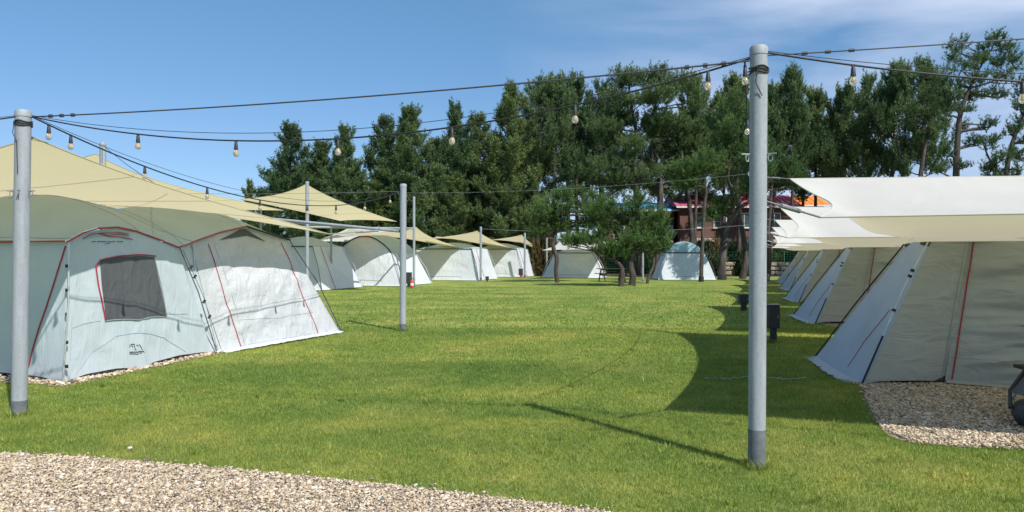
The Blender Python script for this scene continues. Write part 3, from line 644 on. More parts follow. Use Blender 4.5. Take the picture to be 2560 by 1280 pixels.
# mesh window, piping, vent, seams, emblem
patch_on(W1, ((263, 802), (414, 790), (383, 643), (248, 652)), .010, 20).build('mesh_window', M['mesh'], e, True)
MB().tube(on_wall(W1, [(262, 800), (246, 720), (238, 668), (250, 650), (270, 645), (388, 640)], .014), .009, 6).build('window_piping', M['red'], e, True)
MB().tube(on_wall(W1, [(262, 802), (415, 791), (402, 715), (384, 642)], .012), .006, 5).build('window_binding', M['seam'], e, True)
patch_on(W2, ((546, 601), (664, 604), (612, 573), (600, 573)), .012, 8).build('gable_vent', M['mesh'], e, True)
MB().tube(on_wall(W2, [(520, 610), (560, 740), (602, 868)], .008), .007, 5).build('red_zipper', M['red'], e, True)
MB().tube(on_wall(W2, [(702, 606), (745, 710), (795, 835)], .008), .007, 5).build('red_zipper', M['red'], e, True)
MB().tube(on_wall(W2, [(602, 866), (700, 852), (795, 834)], .006), .006, 5).build('seam', M['seam'], e, True)
MB().tube(on_wall(WE, [(165, 615), (118, 765), (72, 918)], .008), .009, 5).build('red_zipper', M['red'], e, True)
sb = MB()
for pts in (((190, 935), (230, 880), (290, 840), (350, 832), (410, 845), (465, 880)), ((180, 820), (250, 802)), ((415, 786), (470, 785)), ((180, 790), (175, 900)), ((365, 905), (372, 850), (390, 795))):
    sb.tube(on_wall(W1, pts, .003, 6), .0028, 4)
for pts in (((600, 800), (700, 795), (785, 780)), ((535, 612), (612, 862))): sb.tube(on_wall(W2, pts, .003, 8), .003, 4)
sb.build('seam', M['seam'], e, True)
lg = MB()
for pts in (((326, 861), (335, 860)), ((324, 862), (324, 868)), ((328, 864), (332, 867)), ((341, 862), (345, 865)), ((335, 861), (336, 870)), ((347, 861), (352, 867), (355, 874)), ((324, 880), (346, 880)), ((346, 878), (358, 878)), ((324, 884), (346, 885)),
            ((324, 879), (324, 885)), ((348, 882), (354, 882)), ((358, 878), (360, 881)), ((337, 872), (340, 875))):
    lg.tube(on_wall(W1, pts, .006, 3), .0042, 4)
lg.build('emblem', M['black'], e)
tx = MB()
random.seed(3)
for k in range(24):
    x0 = 229 + k * 3.3
    if k in (3, 11, 18): continue
    tx.tube(on_wall(W1, ((x0, 604), (x0 + 2.0, 604 + random.uniform(-.8, .8))), .006, 1), .0055, 4)
for k in range(4): tx.tube(on_wall(W1, ((262 + k * 3.5, 608), (264 + k * 3.5, 608.4)), .006, 1), .004, 4)
tx.build('lettering', M['mesh'], e)
st_ = MB()
for pts in (((206, 596), (225, 587), (245, 583), (270, 588), (322, 588)), ((245, 584), (275, 592), (330, 598)), ((250, 582), (285, 582), (320, 584))): st_.tube(on_wall(W1, pts, .012, 6), .0045, 5)
st_.build('red_strap', M['red'], e, True)
patch_on(W1, ((205, 600), (330, 600), (310, 581), (225, 580)), .006, 8).build('vent_flap', M['roof'], e, True)
# outer poles
def tpole(pts, name='tent_pole', r=.012, mat='pole_alu'): return MB().tube(pts, r, 8).build(name, M[mat], e, True)
tpole([T(6.93, -8.24, .0), T(6.95, -8.17, 1.0), T(6.97, -8.19, 1.75)])
for zz in (1.45, 1.15, .85, .5, .2):
    MB().tube([T(6.95, -8.2, zz - .02), T(6.95, -8.2, zz + .02)], .02, 6).build('pole_clip', M['black'], e)
tpole([T(9.56, -8.6, .75), T(9.55, -8.56, 1.3), T(9.54, -8.58, 1.78)]); tpole([T(9.56, -8.62, 0), T(9.56, -8.6, .75)], r=.011, mat='black')
tpole([T(9.07, -8.42, 1.7), T(9.4, -8.36, 1.0), T(9.87, -8.42, .03)], r=.009, mat='mesh'); tpole([T(9.12, -8.40, 1.66), T(9.45, -8.33, .98), T(9.92, -8.36, .03)], r=.004, mat='black')
for zz, uu in ((1.4, 9.22), (1.25, 9.3), (.85, 9.5), (.6, 9.62)):
    MB().tube([T(uu, -8.36, zz - .025), T(uu + .03, -8.34, zz + .025)], .02, 6).build('pole_clip', M['black'], e)
tpole([T(12.22, -8.68, 1.85), T(12.75, -8.38, 1.0), T(13.27, -8.2, .03)], r=.009, mat='mesh')
ropeish(T(12.75, -8.38, 1.0), G(848, 828), .005).build('guy_rope', M['seam'], e); ropeish(T(12.6, -8.4, 1.2), T(13.2, -8.15, .05), .004).build('guy_rope', M['black'], e)
# skirt along the awning and black strips standing in for shade under the walls
rows = []
for j in range(5):
    rows.append([bot2(i / 70) + Vector((.16 * j / 4 * (1 + .4 * noise.noise(Vector((i * .22, 0, 0)))), -.07 * j / 4 * (1 + .9 * noise.noise(Vector((i * .35, 3, 0)))), -.03 * j / 4 + .012 * noise.noise(Vector((i * .5, j * .5, 0))))) for i in range(71)])
MB().quad_grid(rows).build('ground_skirt', M['tent_white'], e, True)
MB().quad_grid([[T(7.1, -8.5, .1), T(9.9, -8.7, .1), T(13.0, -8.5, .1)], [T(7.1, -8.42, .005), T(9.9, -8.66, .005), T(13.0, -8.45, .005)]]).build('gap_shade_strip', M['black'], e)
MB().quad_grid([[T(7.15, -8.5, .1), T(7.15, -12, .1)], [T(7.1, -8.5, .005), T(7.1, -12, .005)]]).build('gap_shade_strip', M['black'], e)
at0(e, T(10, -10.3, 0))

# ---------------------------------------------------------------- grey-beige tents of the right row
def right_tent(first=True):
    e = empty('cabin_tent', (0, 0, 0), '', 'tent', 'tents around the lawn')
    ze = 1.745
    # lawn-facing wing, the skylight blue of its shade painted into the canvas
    bw = polyl([(0, T(12.35, .80, .02)), (.35, T(11.5, .86, .05)), (.75, T(10.55, .98, .05)), (1, T(10.0, 1.19, .0))])
    tw = polyl([(0, T(12.3, 2.05, ze)), (.5, T(11.3, 1.95, ze + .02)), (1, T(10.3, 1.97, ze))])
    fw = wall(bw, tw, .03, (1.6, 1.3), .8, 12, .02); wall_mesh(fw, 40, 40).build('lawn_side_wall', M['tent_wing'], e, True)
    ba = polyl([(0, T(10.0, 1.19, .0)), (.1, T(10.05, 1.35, .04)), (.5, T(10.25, 1.8, .04)), (1, T(10.45, 2.15, .02))])
    ta = polyl([(0, T(10.3, 1.97, ze)), (1, T(10.4, 2.40, ze))])
    fa = wall(ba, ta, .012, (1.6, 1.2), .2, 14); wall_mesh(fa, 24, 36).build('corner_panel', M['tent_beige'], e, True)
    bb = polyl([(0, T(10.42, 2.15, .05)), (.3, T(10.3, 3.2, .03)), (1, T(10.25, 6.4, .03))])
    tb = polyl([(0, T(10.45, 2.40, ze)), (.5, T(10.5, 4, ze + .03)), (1, T(10.5, 5.9, ze))])
    fb = wall(bb, tb, .13, (1.5, 5.2), -1.6, 17, .02); wall_mesh(fb, 90, 70).build('long_wall', M['tent_beige'], e, True)
    skr = [[bb(i / 40) + Vector((-.03 * j, -.07 * j, -.012 * j)) + Vector((0, -.05 * (j > 0) * noise.noise(Vector((i * .4, j, 5))), 0)) for i in range(41)] for j in range(3)]
    MB().quad_grid(skr).build('ground_skirt', M['tent_beige'], e, True)
    sk2 = [[bw(i / 40) + T(0, -.075 * j * (1 + .8 * noise.noise(Vector((i * .5, 1, 0)))), -.015 * j) for i in range(41)] for j in range(3)]
    MB().quad_grid(sk2).build('ground_skirt', M['tent_wing'], e, True)
    fr = wall(polyl([(0, T(10.25, 6.4, 0)), (1, T(12.9, 6.4, 0))]), polyl([(0, T(10.5, 5.9, ze)), (1, T(12.3, 5.9, ze))]), .02); wall_mesh(fr, 14, 10).build('end_wall', M['tent_beige'], e, True)
    fk = wall(polyl([(0, T(12.35, .8, .02)), (1, T(12.9, 6.4, 0))]), polyl([(0, T(12.3, 2.05, ze)), (1, T(12.3, 5.9, ze))]), .02); wall_mesh(fk, 20, 14).build('back_wall', M['tent_beige'], e, True)
    rws = []
    for j in range(17):
        v_ = j / 16; row = []
        for i in range(31):
            s = i / 30; base = lerp(T(10.3 + .2 * min(1, s * 4), 1.95 + 3.95 * s, ze), T(12.3, 2.03 + 3.87 * s, ze), v_)
            base.z += .008 + .02 * math.sin(math.pi * v_) ** .7 * math.sin(math.pi * (s * .9 + .05)) ** .6; row.append(base)
        rws.append(row)
    MB().quad_grid(rws).build('roof', M['roof'], e, True)
    MB().tube([rws[j][0] + Vector((0, 0, -.03)) for j in range(17)], .03, 6).build('black_piping', M['black'], e, True)
    # poles, zips, ropes
    a, b_ = T(10.0, 1.16, 0), T(10.3, 1.94, ze); q = lerp(a, b_, .34)
    MB().tube([q + T(-.02, -.02), lerp(a, b_, .7) + T(-.03, -.04), b_], .011, 8).build('tent_pole', M['pole_alu'], e, True)
    MB().tube([a, q + T(-.02, -.02)], .013, 8).build('tent_pole', M['black'], e, True)
    for t_ in (.52, .76, .80): MB().tube([lerp(a, b_, t_ - .008) + T(-.02, -.03), lerp(a, b_, t_ + .008) + T(-.02, -.03)], .026, 6).build('pole_clip', M['black'], e)
    a2, b2 = T(12.37, .78, .02), T(12.3, 2.0, ze)
    MB().tube([a2, lerp(a2, b2, .5) + T(0, -.02), b2], .012, 6).build('tent_pole', M['black'], e, True)
    MB().tube([fb(.02, k / 20, .012) for k in range(21)], .009, 5).build('red_zipper', M['red'], e, True)
    MB().tube([fa(.93, k / 20, .006) for k in range(21)], .004, 4).build('seam', M['seam'], e, True)
    MB().tube([fb(k / 30, .16 - .03 * (k % 2) * .1, .004) for k in range(31)], .003, 4).build('seam', M['seam'], e, True)
    MB().tube(on_wall(fw, [(2226, 774), (2196, 812), (2160, 856), (2120, 918)], .006), .004, 4).build('seam', M['red'], e, True)
    MB().quad_grid([[T(10.2, 1.5, .09), T(10.5, 2.3, .09), T(10.42, 6.2, .09)], [T(10.17, 1.5, .0), T(10.47, 2.3, .0), T(10.38, 6.2, .0)]]).build('gap_shade_strip', M['black'], e)  # black strip painting the shade in the gap below the wall
    return at0(e, T(11.3, 3.8, 0))
rt = right_tent()
rt['label'] = 'nearest grey-beige tent at right with skylight-tinted side wing, red zip and gravel at its foot'
index_kids()
rl = ['second grey-beige tent of the right row, just beyond the nearest one', 'third grey-beige tent back in the right row', 'fourth grey-beige tent back in the right row',
      'fifth and farthest grey-beige tent of the right row, by the green fence']
for k in range(4):
    c_ = copy_tree(rt); c_.location = Vector(rt.location) + T(8.4 * (k + 1) - (.35 if k > 0 else 0), 0, 0); c_['label'] = rl[k]

# ---------------------------------------------------------------- tents far across the lawn
def far_tent(cx, cy, yaw, W, D, ze, za, zt, sp, mat, roofm, label, arch=False, lun=False, seed=0, red=True):
    e = empty('dome_tent', (cx, cy, 0), label, 'tent', 'tents around the lawn', yaw)
    V = Vector; hw, hd = W / 2, D / 2; tw, td = hw - sp, hd - sp * .6
    def zed(s): return ze + (za - ze) * math.sin(math.pi * s) ** .8
    arc = lambda y: polyl([(i / 16, V((-tw + 2 * tw * i / 16, y, zed(i / 16) if arch else ze))) for i in range(17)])
    def loc_wall(b_, tp, amp=.03, **kw):
        return wall(b_, tp, amp, (2.4, 2.0), .5, seed, .02)
    n_out = []
    ff = loc_wall(polyl([(0, V((-hw, -hd, .02))), (.5, V((0, -hd - .03, .05))), (1, V((hw, -hd, .02)))]), arc(-td))
    wall_mesh(ff, 36, 24).build('front_wall', mat, e, True)
    wall_mesh(loc_wall(polyl([(0, V((hw, -hd, .02))), (1, V((hw, hd, .02)))]), polyl([(0, V((tw, -td, ze))), (1, V((tw, td, ze)))])), 20, 16).build('side_wall', mat, e, True)
    wall_mesh(loc_wall(polyl([(0, V((-hw, -hd, .02))), (1, V((-hw, hd, .02)))]), polyl([(0, V((-tw, -td, ze))), (1, V((-tw, td, ze)))])), 20, 16).build('side_wall', mat, e, True)
    wall_mesh(loc_wall(polyl([(0, V((-hw, hd, .02))), (1, V((hw, hd, .02)))]), arc(td)), 16, 10).build('back_wall', mat, e, True)
    rws = [[V((-tw + 2 * tw * i / 24, -td + 2 * td * j / 12, ze + (((za - ze) if (arch or lun) else 0) + ((zt - za) if (arch or lun) else (zt - ze)) * math.sin(math.pi * j / 12) ** .7) * math.sin(math.pi * i / 24) ** .8 + .015)) for i in range(25)] for j in range(13)]
    MB().quad_grid(rws).build('roof', roofm, e, True)
    if lun:
        MB().quad_grid([[V((-tw + 2 * tw * i / 24, -td - .01, ze)) for i in range(25)], [rws[0][i] for i in range(25)]]).build('gable_panel', roofm, e)
        MB().tube([V((-tw - .02, -td - .03, ze)), V((tw + .02, -td - .03, ze))], .035, 6).build('black_piping', M['black'], e)
    if arch:
        MB().tube([rws[0][i] + V((0, -.03, 0)) for i in range(25)], .03, 6).build('black_piping', M['black'], e, True)
        MB().tube([rws[0][i] + V((0, -.05, .01)) for i in range(10, 16)], .03, 6).build('red_piping', M['red'], e, True)
        MB().quad_grid([[V((-.45, -td - .02 - .0, za - .32)), V((.45, -td - .02, za - .32))], [V((-.06, -td - .02, za - .14)), V((.06, -td - .02, za - .14))]]).build('gable_vent', M['mesh'], e)
    elif not lun:
        MB().tube([rws[0][i] + V((0, -.03, -.02)) for i in range(25)], .025, 6).build('black_piping', M['black'], e, True)
    for sx in (-1, 1):
        for sy in (-1, 1):
            a = V((sx * (hw + .03), sy * (hd + .03), 0)); b_ = V((sx * (tw + .02), sy * (td + .02), ze)); m_ = lerp(a, b_, .5) + V((sx * .08, sy * .05, .05))
            MB().tube([a, m_, b_], .016, 6).build('tent_pole', M['mesh'] if sx * sy < 0 else M['pole_alu'], e, True)
    # door: zips, sill, mud flap
    mb = MB(); mb.tube([ff(.22, k / 12, .012) for k in range(1, 12)], .012, 4); mb.tube([ff(.78, k / 12, .012) for k in range(1, 12)], .012, 4); mb.build('door_zip', M['seam'], e, True)
    mb = MB(); mb.tube([ff(.22 + .56 * k / 10, .10, .015) for k in range(11)], .03, 5); mb.build('door_sill', M['seam'], e, True)
    if red: MB().tube([V((hw - sp * k / 12 + .008, -hd * .35, .02 + (ze - .02) * k / 12)) for k in range(13)], .012, 4).build('red_zipper', M['red'], e, True)
    mb = MB(); mb.quad_grid([[V((-hw + W * i / 30, -hd - .14 * j - .05 * noise.noise(V((i * .6, j, seed))), .05 - .03 * j)) for i in range(31)] for j in (0, 1)]); mb.build('ground_skirt', M['tent_white'], e, True)
    # sagging cord folds under the door opening
    return e
YAW = -math.atan2(SU, CU)
far_tent(-9.75, 34.6, YAW, 4.2, 3.4, 1.95, 2.0, 2.4, .8, M['tent_white'], M['roof'], 'pale grey tent second in the left row, half hidden behind the big tent', seed=21)
far_tent(-7.1, 39.0, YAW, 4.6, 3.6, 1.65, 2.50, 2.62, .75, M['tent_white'], M['roof'], 'pale tent with a dark arched front, third in the left row', arch=True, seed=22)
far_tent(-3.75, 46.8, YAW, 4.8, 3.4, 1.92, 1.95, 2.3, .6, M['tent_white'], M['roof'], 'pale grey tent fourth in the left row, right of the arched one', seed=23)
far_tent(-.72, 53.3, YAW, 4.2, 3.2, 1.95, 2.0, 2.35, .6, M['tent_white'], M['roof'], 'pale grey tent at the far end of the left row', seed=24)
far_tent(4.35, 51, YAW * .6, 4.1, 3.2, 1.68, 1.7, 1.95, .8, M['tent_white'], M['roof'], 'grey tent in the shade of a white sail behind the bent pine', seed=25)
far_tent(10.85, 47.0, -.04, 3.5, 3.0, 1.68, 2.3, 2.38, .62, M['tent_white'], M['roof_blue'], 'small white dome tent with light blue roof, dappled by tree shade', lun=True, seed=26, red=False)

# ---------------------------------------------------------------- small things on the lawn
def power_box(base, w_, h, label, foot='boxdark', rz=0, leg=.26):
    e = empty('power_box', base, label, 'power box', 'power boxes on the lawn', rz)
    MB().box((0, 0, leg + (h - leg) / 2), w_, w_ * .7, h - leg, 0, .006).build('cabinet', M['boxdark'], e)
    MB().box((0, 0, h + .008), w_ + .015, w_ * .7 + .015, .014, 0, .003).build('lid', M['boxedge'], e)
    MB().box((0, 0, leg / 2), w_ * .52, w_ * .45, leg, 0, .004).build('pedestal', M[foot], e)
    MB().box((w_ * .3, -w_ * .36, leg + (h - leg) * .5), .015, .012, .05).build('latch', M['wire_light'], e)
    return e
power_box(G(1933, 856), .195, .68, 'charcoal power box on a black pedestal just right of the tall near pole')
power_box(G(1859, 776), .27, .46, 'squat dark power box left of the tall near pole, in the shade', leg=.2)
power_box(G(1916, 712), .26, .75, 'far dark power box showing at the right edge of the tall near pole')
power_box(G(1022, 717), .28, .70, 'dark grey power box beside the slim far pole and red extinguisher', leg=.15)
power_box(G(1302, 695), .3, .62, 'dark power box at the end of the left row with a rusty red foot', foot='redpaint', leg=.2)
power_box(G(1218, 703), .2, .28, 'low dark box in the grass between the far left tents', leg=.08)
e = empty('fire_extinguisher', G(1030, 719), 'red fire extinguisher with white label standing by the slim far pole', 'extinguisher')
MB().lathe((0, 0, 0), [(.08, 0), (.085, .02), (.085, .3), (.06, .36), (.025, .39)], 14).build('cylinder', M['redpaint'], e, True)
MB().lathe((0, 0, .1), [(.087, 0), (.087, .12)], 14).build('label_band', M['white'], e, True)
MB().tube([(0, 0, .39), (0, 0, .44), (.07, 0, .46)], .014, 6).build('valve', M['black'], e, True)
MB().tube([(.03, 0, .43), (.12, 0, .38), (.11, 0, .15)], .01, 6).build('hose', M['black'], e, True)
def picnic(base, rz, label):
    e = empty('picnic_table', base, label, 'picnic table', 'dark timber picnic tables', rz)
    mb = MB()
    for k in range(5): mb.box((0, -.3 + .15 * k, .735), 1.7, .14, .038, 0, .004)
    mb.build('table_top', M['wood'], e)
    for sy in (-1, 1):
        mb = MB()
        for k in range(2): mb.box((0, sy * (.66 + .14 * k), .44), 1.7, .13, .038, 0, .004)
        mb.build('bench_seat', M['wood'], e)
    for sx in (-.6, .6):
        for sy in (-1, 1): MB().bar((sx, sy * .26, .715), (sx, sy * .72, .0), .04, .1).build('leg', M['wood'], e)
        mb = MB(); mb.bar((sx + .05, -.82, .38), (sx + .05, .82, .38), .04, .1); mb.bar((sx + .05, -.34, .68), (sx + .05, .34, .68), .04, .08); mb.build('cross_beam', M['wood'], e)
    return e
picnic(Vector((5.97, 6.75, 0)), math.radians(-6), 'dark timber picnic table cut off by the right edge, on the gravel')
e = empty('camp_chair', (5.09, 6.75, 0), 'low black camp chair on the gravel, cut off by the right edge', 'chair')
MB().lathe((0, 0, 0), [(.34, .0), (.41, .03), (.45, .10), (.44, .17), (.40, .21), (.30, .22)], 28).build('base', M['boxdark'], e, True)
for sy in (-.28, .28):
    MB().tube([(-.43, sy * .6, .16), (-.36, sy, .30), (-.20, sy, .52), (-.02, sy, .74), (.10, sy, .80), (.30, sy, .80)], .018, 8).build('side_frame', M['cable'], e, True)
    MB().tube([(-.34, sy, .22), (-.16, sy, .45), (.02, sy, .66)], .009, 6).build('brace', M['wire_light'], e, True)
MB().quad_grid([[(-.37, -.27, .29), (-.37, .27, .29)], [(-.20, -.27, .49), (-.20, .27, .49)], [(-.03, -.27, .71), (-.03, .27, .71)]]).build('backrest', M['mesh'], e)
MB().box((.1, 0, .30), .62, .5, .05, 0, .012).build('seat', M['black'], e)
picnic(G(1530, 703), math.radians(8), 'dark timber picnic table in the shade of the small bent pines')
mg = MB().lathe((0, 0, 0), [(.03, 0), (.04, .02), (.042, .09), (.038, .09), (.036, .01)], 14).build('cup', M['white'], None, True); mg.location = (5.22, 6.80, .755)
tag(mg, 'white cup standing on the picnic table at the right edge', 'cup')
# litter on the grass
def litter(px, py, s, label):
    p = G(px, py, .02); o = MB().lathe((0, 0, 0), [(s * .4, 0), (s, .004), (s * .8, .012), (s * .2, .016)], 7).build('paper_scrap', M['line']); o.location = p; tag(o, label, 'scrap', 'white scraps on the grass')
litter(325, 1121, .02, 'white scrap on the grass just above the gravel path')
random.seed(5)
pth = [G(1760 + 255 * q / 80, 944 + 2.5 * math.sin(q * .12) + random.uniform(-1.6, 1.6), .012 + random.uniform(-.02, .016)) for q in range(81)]
tag(MB().tube(pth, .0035, 5).build('rope', M['line'], None, True), 'thin frayed white rope lying on the shaded grass beside the tall near pole', 'rope')

# ---------------------------------------------------------------- trees
def unit(v): return v / (np.linalg.norm(v, axis=-1, keepdims=True) + 1e-9)
def needles(cen, dr, n, ln, wd, rng, tone0):
    N = len(cen); c = np.repeat(cen, n, 0); d = np.repeat(dr, n, 0)
    dd = unit(d * 1.0 + rng.normal(0, .55, c.shape) + np.array([0, 0, .15])); sd = unit(np.cross(dd, rng.normal(0, 1, c.shape)))
    l_ = ln * rng.uniform(.6, 1.25, (len(c), 1)); w_ = wd * rng.uniform(.6, 1.3, (len(c), 1)); st = c + dd * l_ * .05 + rng.normal(0, ln * .12, c.shape)
    v = np.stack([st - sd * w_ / 2, st + sd * w_ / 2, st + dd * l_], 1).reshape(-1, 3)
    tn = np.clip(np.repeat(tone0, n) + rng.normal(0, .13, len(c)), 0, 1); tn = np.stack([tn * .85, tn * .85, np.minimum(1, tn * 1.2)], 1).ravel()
    return v, tn
def wood_mesh(name, tubes):
    mb = MB()
    for path, rr, sd in tubes: mb.tube(path, rr, sd, False)
    me = bpy.data.meshes.new(name); me.from_pydata(mb.v, [], mb.f); me.polygons.foreach_set('use_smooth', [True] * len(me.polygons)); me.materials.append(M['bark']); return me
def brush(starts, dirs, lens, tones, npt, rad, rng):
    """bottle-brush shoots: tuft points along each twig, needles fanned forward"""
    N = len(starts); k = (np.arange(npt) + .5) / npt; ln = lens[:, None, None]; dirs = unit(dirs)
    bend = np.array([0, 0, 1.0]) * .25
    p = starts[:, None] + (dirs[:, None] * k[None, :, None] + bend * (k ** 2)[None, :, None]) * ln
    p = p + rng.normal(0, rad * .35, p.shape); d = unit(dirs[:, None] + bend * 2 * k[None, :, None] + 0 * p)
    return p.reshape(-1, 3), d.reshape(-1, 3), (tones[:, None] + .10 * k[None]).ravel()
def conifer(seed, H=12.0, cb=.15, R=2.6, nb=46, lean=.3, dens=1.0, lop=0.0, mat='needle'):
    rng = np.random.default_rng(seed); rd = random.Random(seed); sc = H / 12
    ph = rd.uniform(0, 6.28); tr = [np.array([lean * math.sin(2.2 * z + ph) * z * .8 + lop * z * z * .5, lean * math.cos(1.7 * z + ph) * z * .5, z * H]) for z in np.linspace(0, 1, 14)]
    def tp(q): q *= 13; i = min(int(q), 12); return tr[i] + (tr[i + 1] - tr[i]) * (q - i)
    tubes = [([Vector(p) for p in tr], [max(.02, .17 * (1 - i / 13.5) ** .8) * sc for i in range(14)], 7)]
    ST, DI, LE, TO = [], [], [], []; g = rd.uniform(0, 6.28); nb = int(nb)
    for k in range(nb):
        q = cb + (1 - cb) * ((k + rd.random()) / nb) ** .9; q = min(q, .975); base = tp(q); g += 2.4 + rd.uniform(-.7, .7)
        x = (q - cb) / (1 - cb); prof = min(1, .55 + x * 2.4) * (1 - x ** 1.3) ** .8 + .13
        ln = R * prof * rd.uniform(.5, 1.25) * (1 + lop * math.cos(g) * 1.2); el = rd.uniform(-.15, .25) + .55 * x
        d = np.array([math.cos(g) * math.cos(el), math.sin(g) * math.cos(el), math.sin(el)]); pts = [base]; nseg = 6; dd = d.copy()
        for s_ in range(nseg): dd = unit(dd + np.array([0, 0, .07 + .10 * x + .05 * s_]) + rng.normal(0, .11, 3)); pts.append(pts[-1] + dd * ln / nseg)
        tubes.append(([Vector(p) for p in pts], [max(.008, .04 * sc * (1 - i / 6.5)) for i in range(7)], 4))
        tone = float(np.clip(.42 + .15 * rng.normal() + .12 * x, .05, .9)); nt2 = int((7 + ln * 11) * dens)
        for _ in range(nt2):
            a = nseg * (1 - rd.random() ** 1.4 * .82); a = min(a, nseg - .01); i = int(a); p0 = pts[i] + (pts[i + 1] - pts[i]) * (a - i); side = rng.normal(0, 1, 3); side[2] *= .35
            sp = unit(side) * ln * .16 * rd.random() * (1.2 - a / nseg * .7) + np.array([0, 0, rd.uniform(-.05, .12)])
            ST.append(p0 + sp); DI.append(unit(dd * .7 + unit(side) * .75 + np.array([0, 0, .55 + .5 * x]))); LE.append(rd.uniform(.32, .72) * sc * (1.0 - .25 * x)); TO.append(tone + rd.uniform(-.14, .14))
        ST.append(pts[-1]); DI.append(dd + np.array([0, 0, .5])); LE.append(.6 * sc); TO.append(tone + .1)
    for z in range(16):
        q = 1 - .11 * rd.random(); an = rd.uniform(0, 6.28); ST.append(tp(min(q, .99))); DI.append(np.array([math.cos(an) * .55, math.sin(an) * .55, 1.0])); LE.append(rd.uniform(.5, .95) * sc); TO.append(.5)
    ST, DI, LE, TO = np.array(ST), np.array(DI), np.array(LE), np.array(TO)
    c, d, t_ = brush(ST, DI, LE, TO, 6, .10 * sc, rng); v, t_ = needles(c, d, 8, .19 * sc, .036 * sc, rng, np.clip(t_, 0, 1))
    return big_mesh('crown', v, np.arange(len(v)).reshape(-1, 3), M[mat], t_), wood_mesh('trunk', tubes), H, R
def padtree(seed, trunks, pads, dens=1.0, mat='needle2', nl=.24, nw=.034, tr_r=.14, limbs=True):
    """trunks: lists of (x,y,z,r); pads: (x,y,z,rx,ry,rz) in world-size coordinates relative to the base"""
    rng = np.random.default_rng(seed); tubes = []
    for tr in trunks:
        c2 = [Vector(p[:3]) for p in tr]; rr = [p[3] for p in tr]; fine, fr = [], []
        for i in range(len(c2) - 1):
            for k in range(4):
                t_ = k / 4; p0, p1, p2, p3 = c2[max(i - 1, 0)], c2[i], c2[i + 1], c2[min(i + 2, len(c2) - 1)]
                fine.append(.5 * ((2 * p1) + (p2 - p0) * t_ + (2 * p0 - 5 * p1 + 4 * p2 - p3) * t_ ** 2 + (3 * p1 - p0 - 3 * p2 + p3) * t_ ** 3)); fr.append(rr[i] + (rr[i + 1] - rr[i]) * t_)
        fine.append(c2[-1]); fr.append(rr[-1]); tubes.append((fine, fr, 9))
    allp = [(p, r_) for tb in tubes for p, r_ in zip(tb[0], tb[1])]; cen, dr, tn = [], [], []
    sub = []
    for (x, y, z, a, b_, c_) in pads:
        for _ in range(4): o_ = rng.normal(0, .42, 3); sub.append((x + o_[0] * a, y + o_[1] * b_, z + o_[2] * c_ * 1.2, a * rng.uniform(.42, .68), b_ * rng.uniform(.42, .68), c_ * rng.uniform(.55, .95)))
    for (x, y, z, rx_, ry_, rz_) in sub:
        c_ = Vector((x, y, z)); cand = [(abs((p - c_).length) + max(0, p.z - c_.z) * 2, p, r_) for p, r_ in allp]; _, p, r_ = min(cand, key=lambda a: a[0])
        mid = p.lerp(c_, .5) + Vector((rng.normal(0, .12), rng.normal(0, .12), rng.normal(0, .1) + .08)) * rx_
        tubes.append(([p, mid, c_ - Vector((0, 0, rz_ * .3))], [min(r_ * .7, .09), min(.05, r_ * .5), .02], 5))
        rx_ *= 1.12; rz_ *= 1.15; n = int(62 * rx_ * max(.6, rz_ / .5) * dens * max(.7, ry_)); n = max(n, 8); u_ = unit(rng.normal(0, 1, (n, 3))); rad = rng.uniform(.15, .85, (n, 1)) ** .6
        q = u_ * rad * np.array([rx_, ry_, rz_]); q[:, 2] = np.where(q[:, 2] < -rz_ * .4, -rz_ * .4 + .1 * rng.normal(0, 1, n), q[:, 2])
        for k in range(0, n, 6): tubes.append(([c_, c_ + Vector(q[k])], [.018, .008], 3))
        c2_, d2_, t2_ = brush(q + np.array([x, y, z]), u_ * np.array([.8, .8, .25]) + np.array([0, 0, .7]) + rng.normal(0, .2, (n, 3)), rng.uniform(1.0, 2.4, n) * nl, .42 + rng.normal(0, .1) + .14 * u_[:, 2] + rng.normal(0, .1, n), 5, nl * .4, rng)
        cen.append(c2_); dr.append(d2_); tn.append(t2_)
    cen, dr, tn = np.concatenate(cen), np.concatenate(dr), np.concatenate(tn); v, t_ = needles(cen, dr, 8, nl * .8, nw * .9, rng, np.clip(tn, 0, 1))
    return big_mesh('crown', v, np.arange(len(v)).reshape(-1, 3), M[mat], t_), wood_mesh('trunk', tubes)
def put(cm, wm, loc, rz, sc, label, group, name='pine_tree', cat='pine tree'):
    e = empty(name, loc, label, cat, group, rz); a = link('crown', cm, e); b_ = link('trunk', wm, e); e.scale = sc; return e
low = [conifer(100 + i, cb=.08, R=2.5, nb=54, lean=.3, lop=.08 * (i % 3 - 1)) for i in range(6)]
mid = [conifer(200 + i, cb=.47, R=2.9, nb=36, lean=.5, lop=.12 * (i - 2)) for i in range(5)]

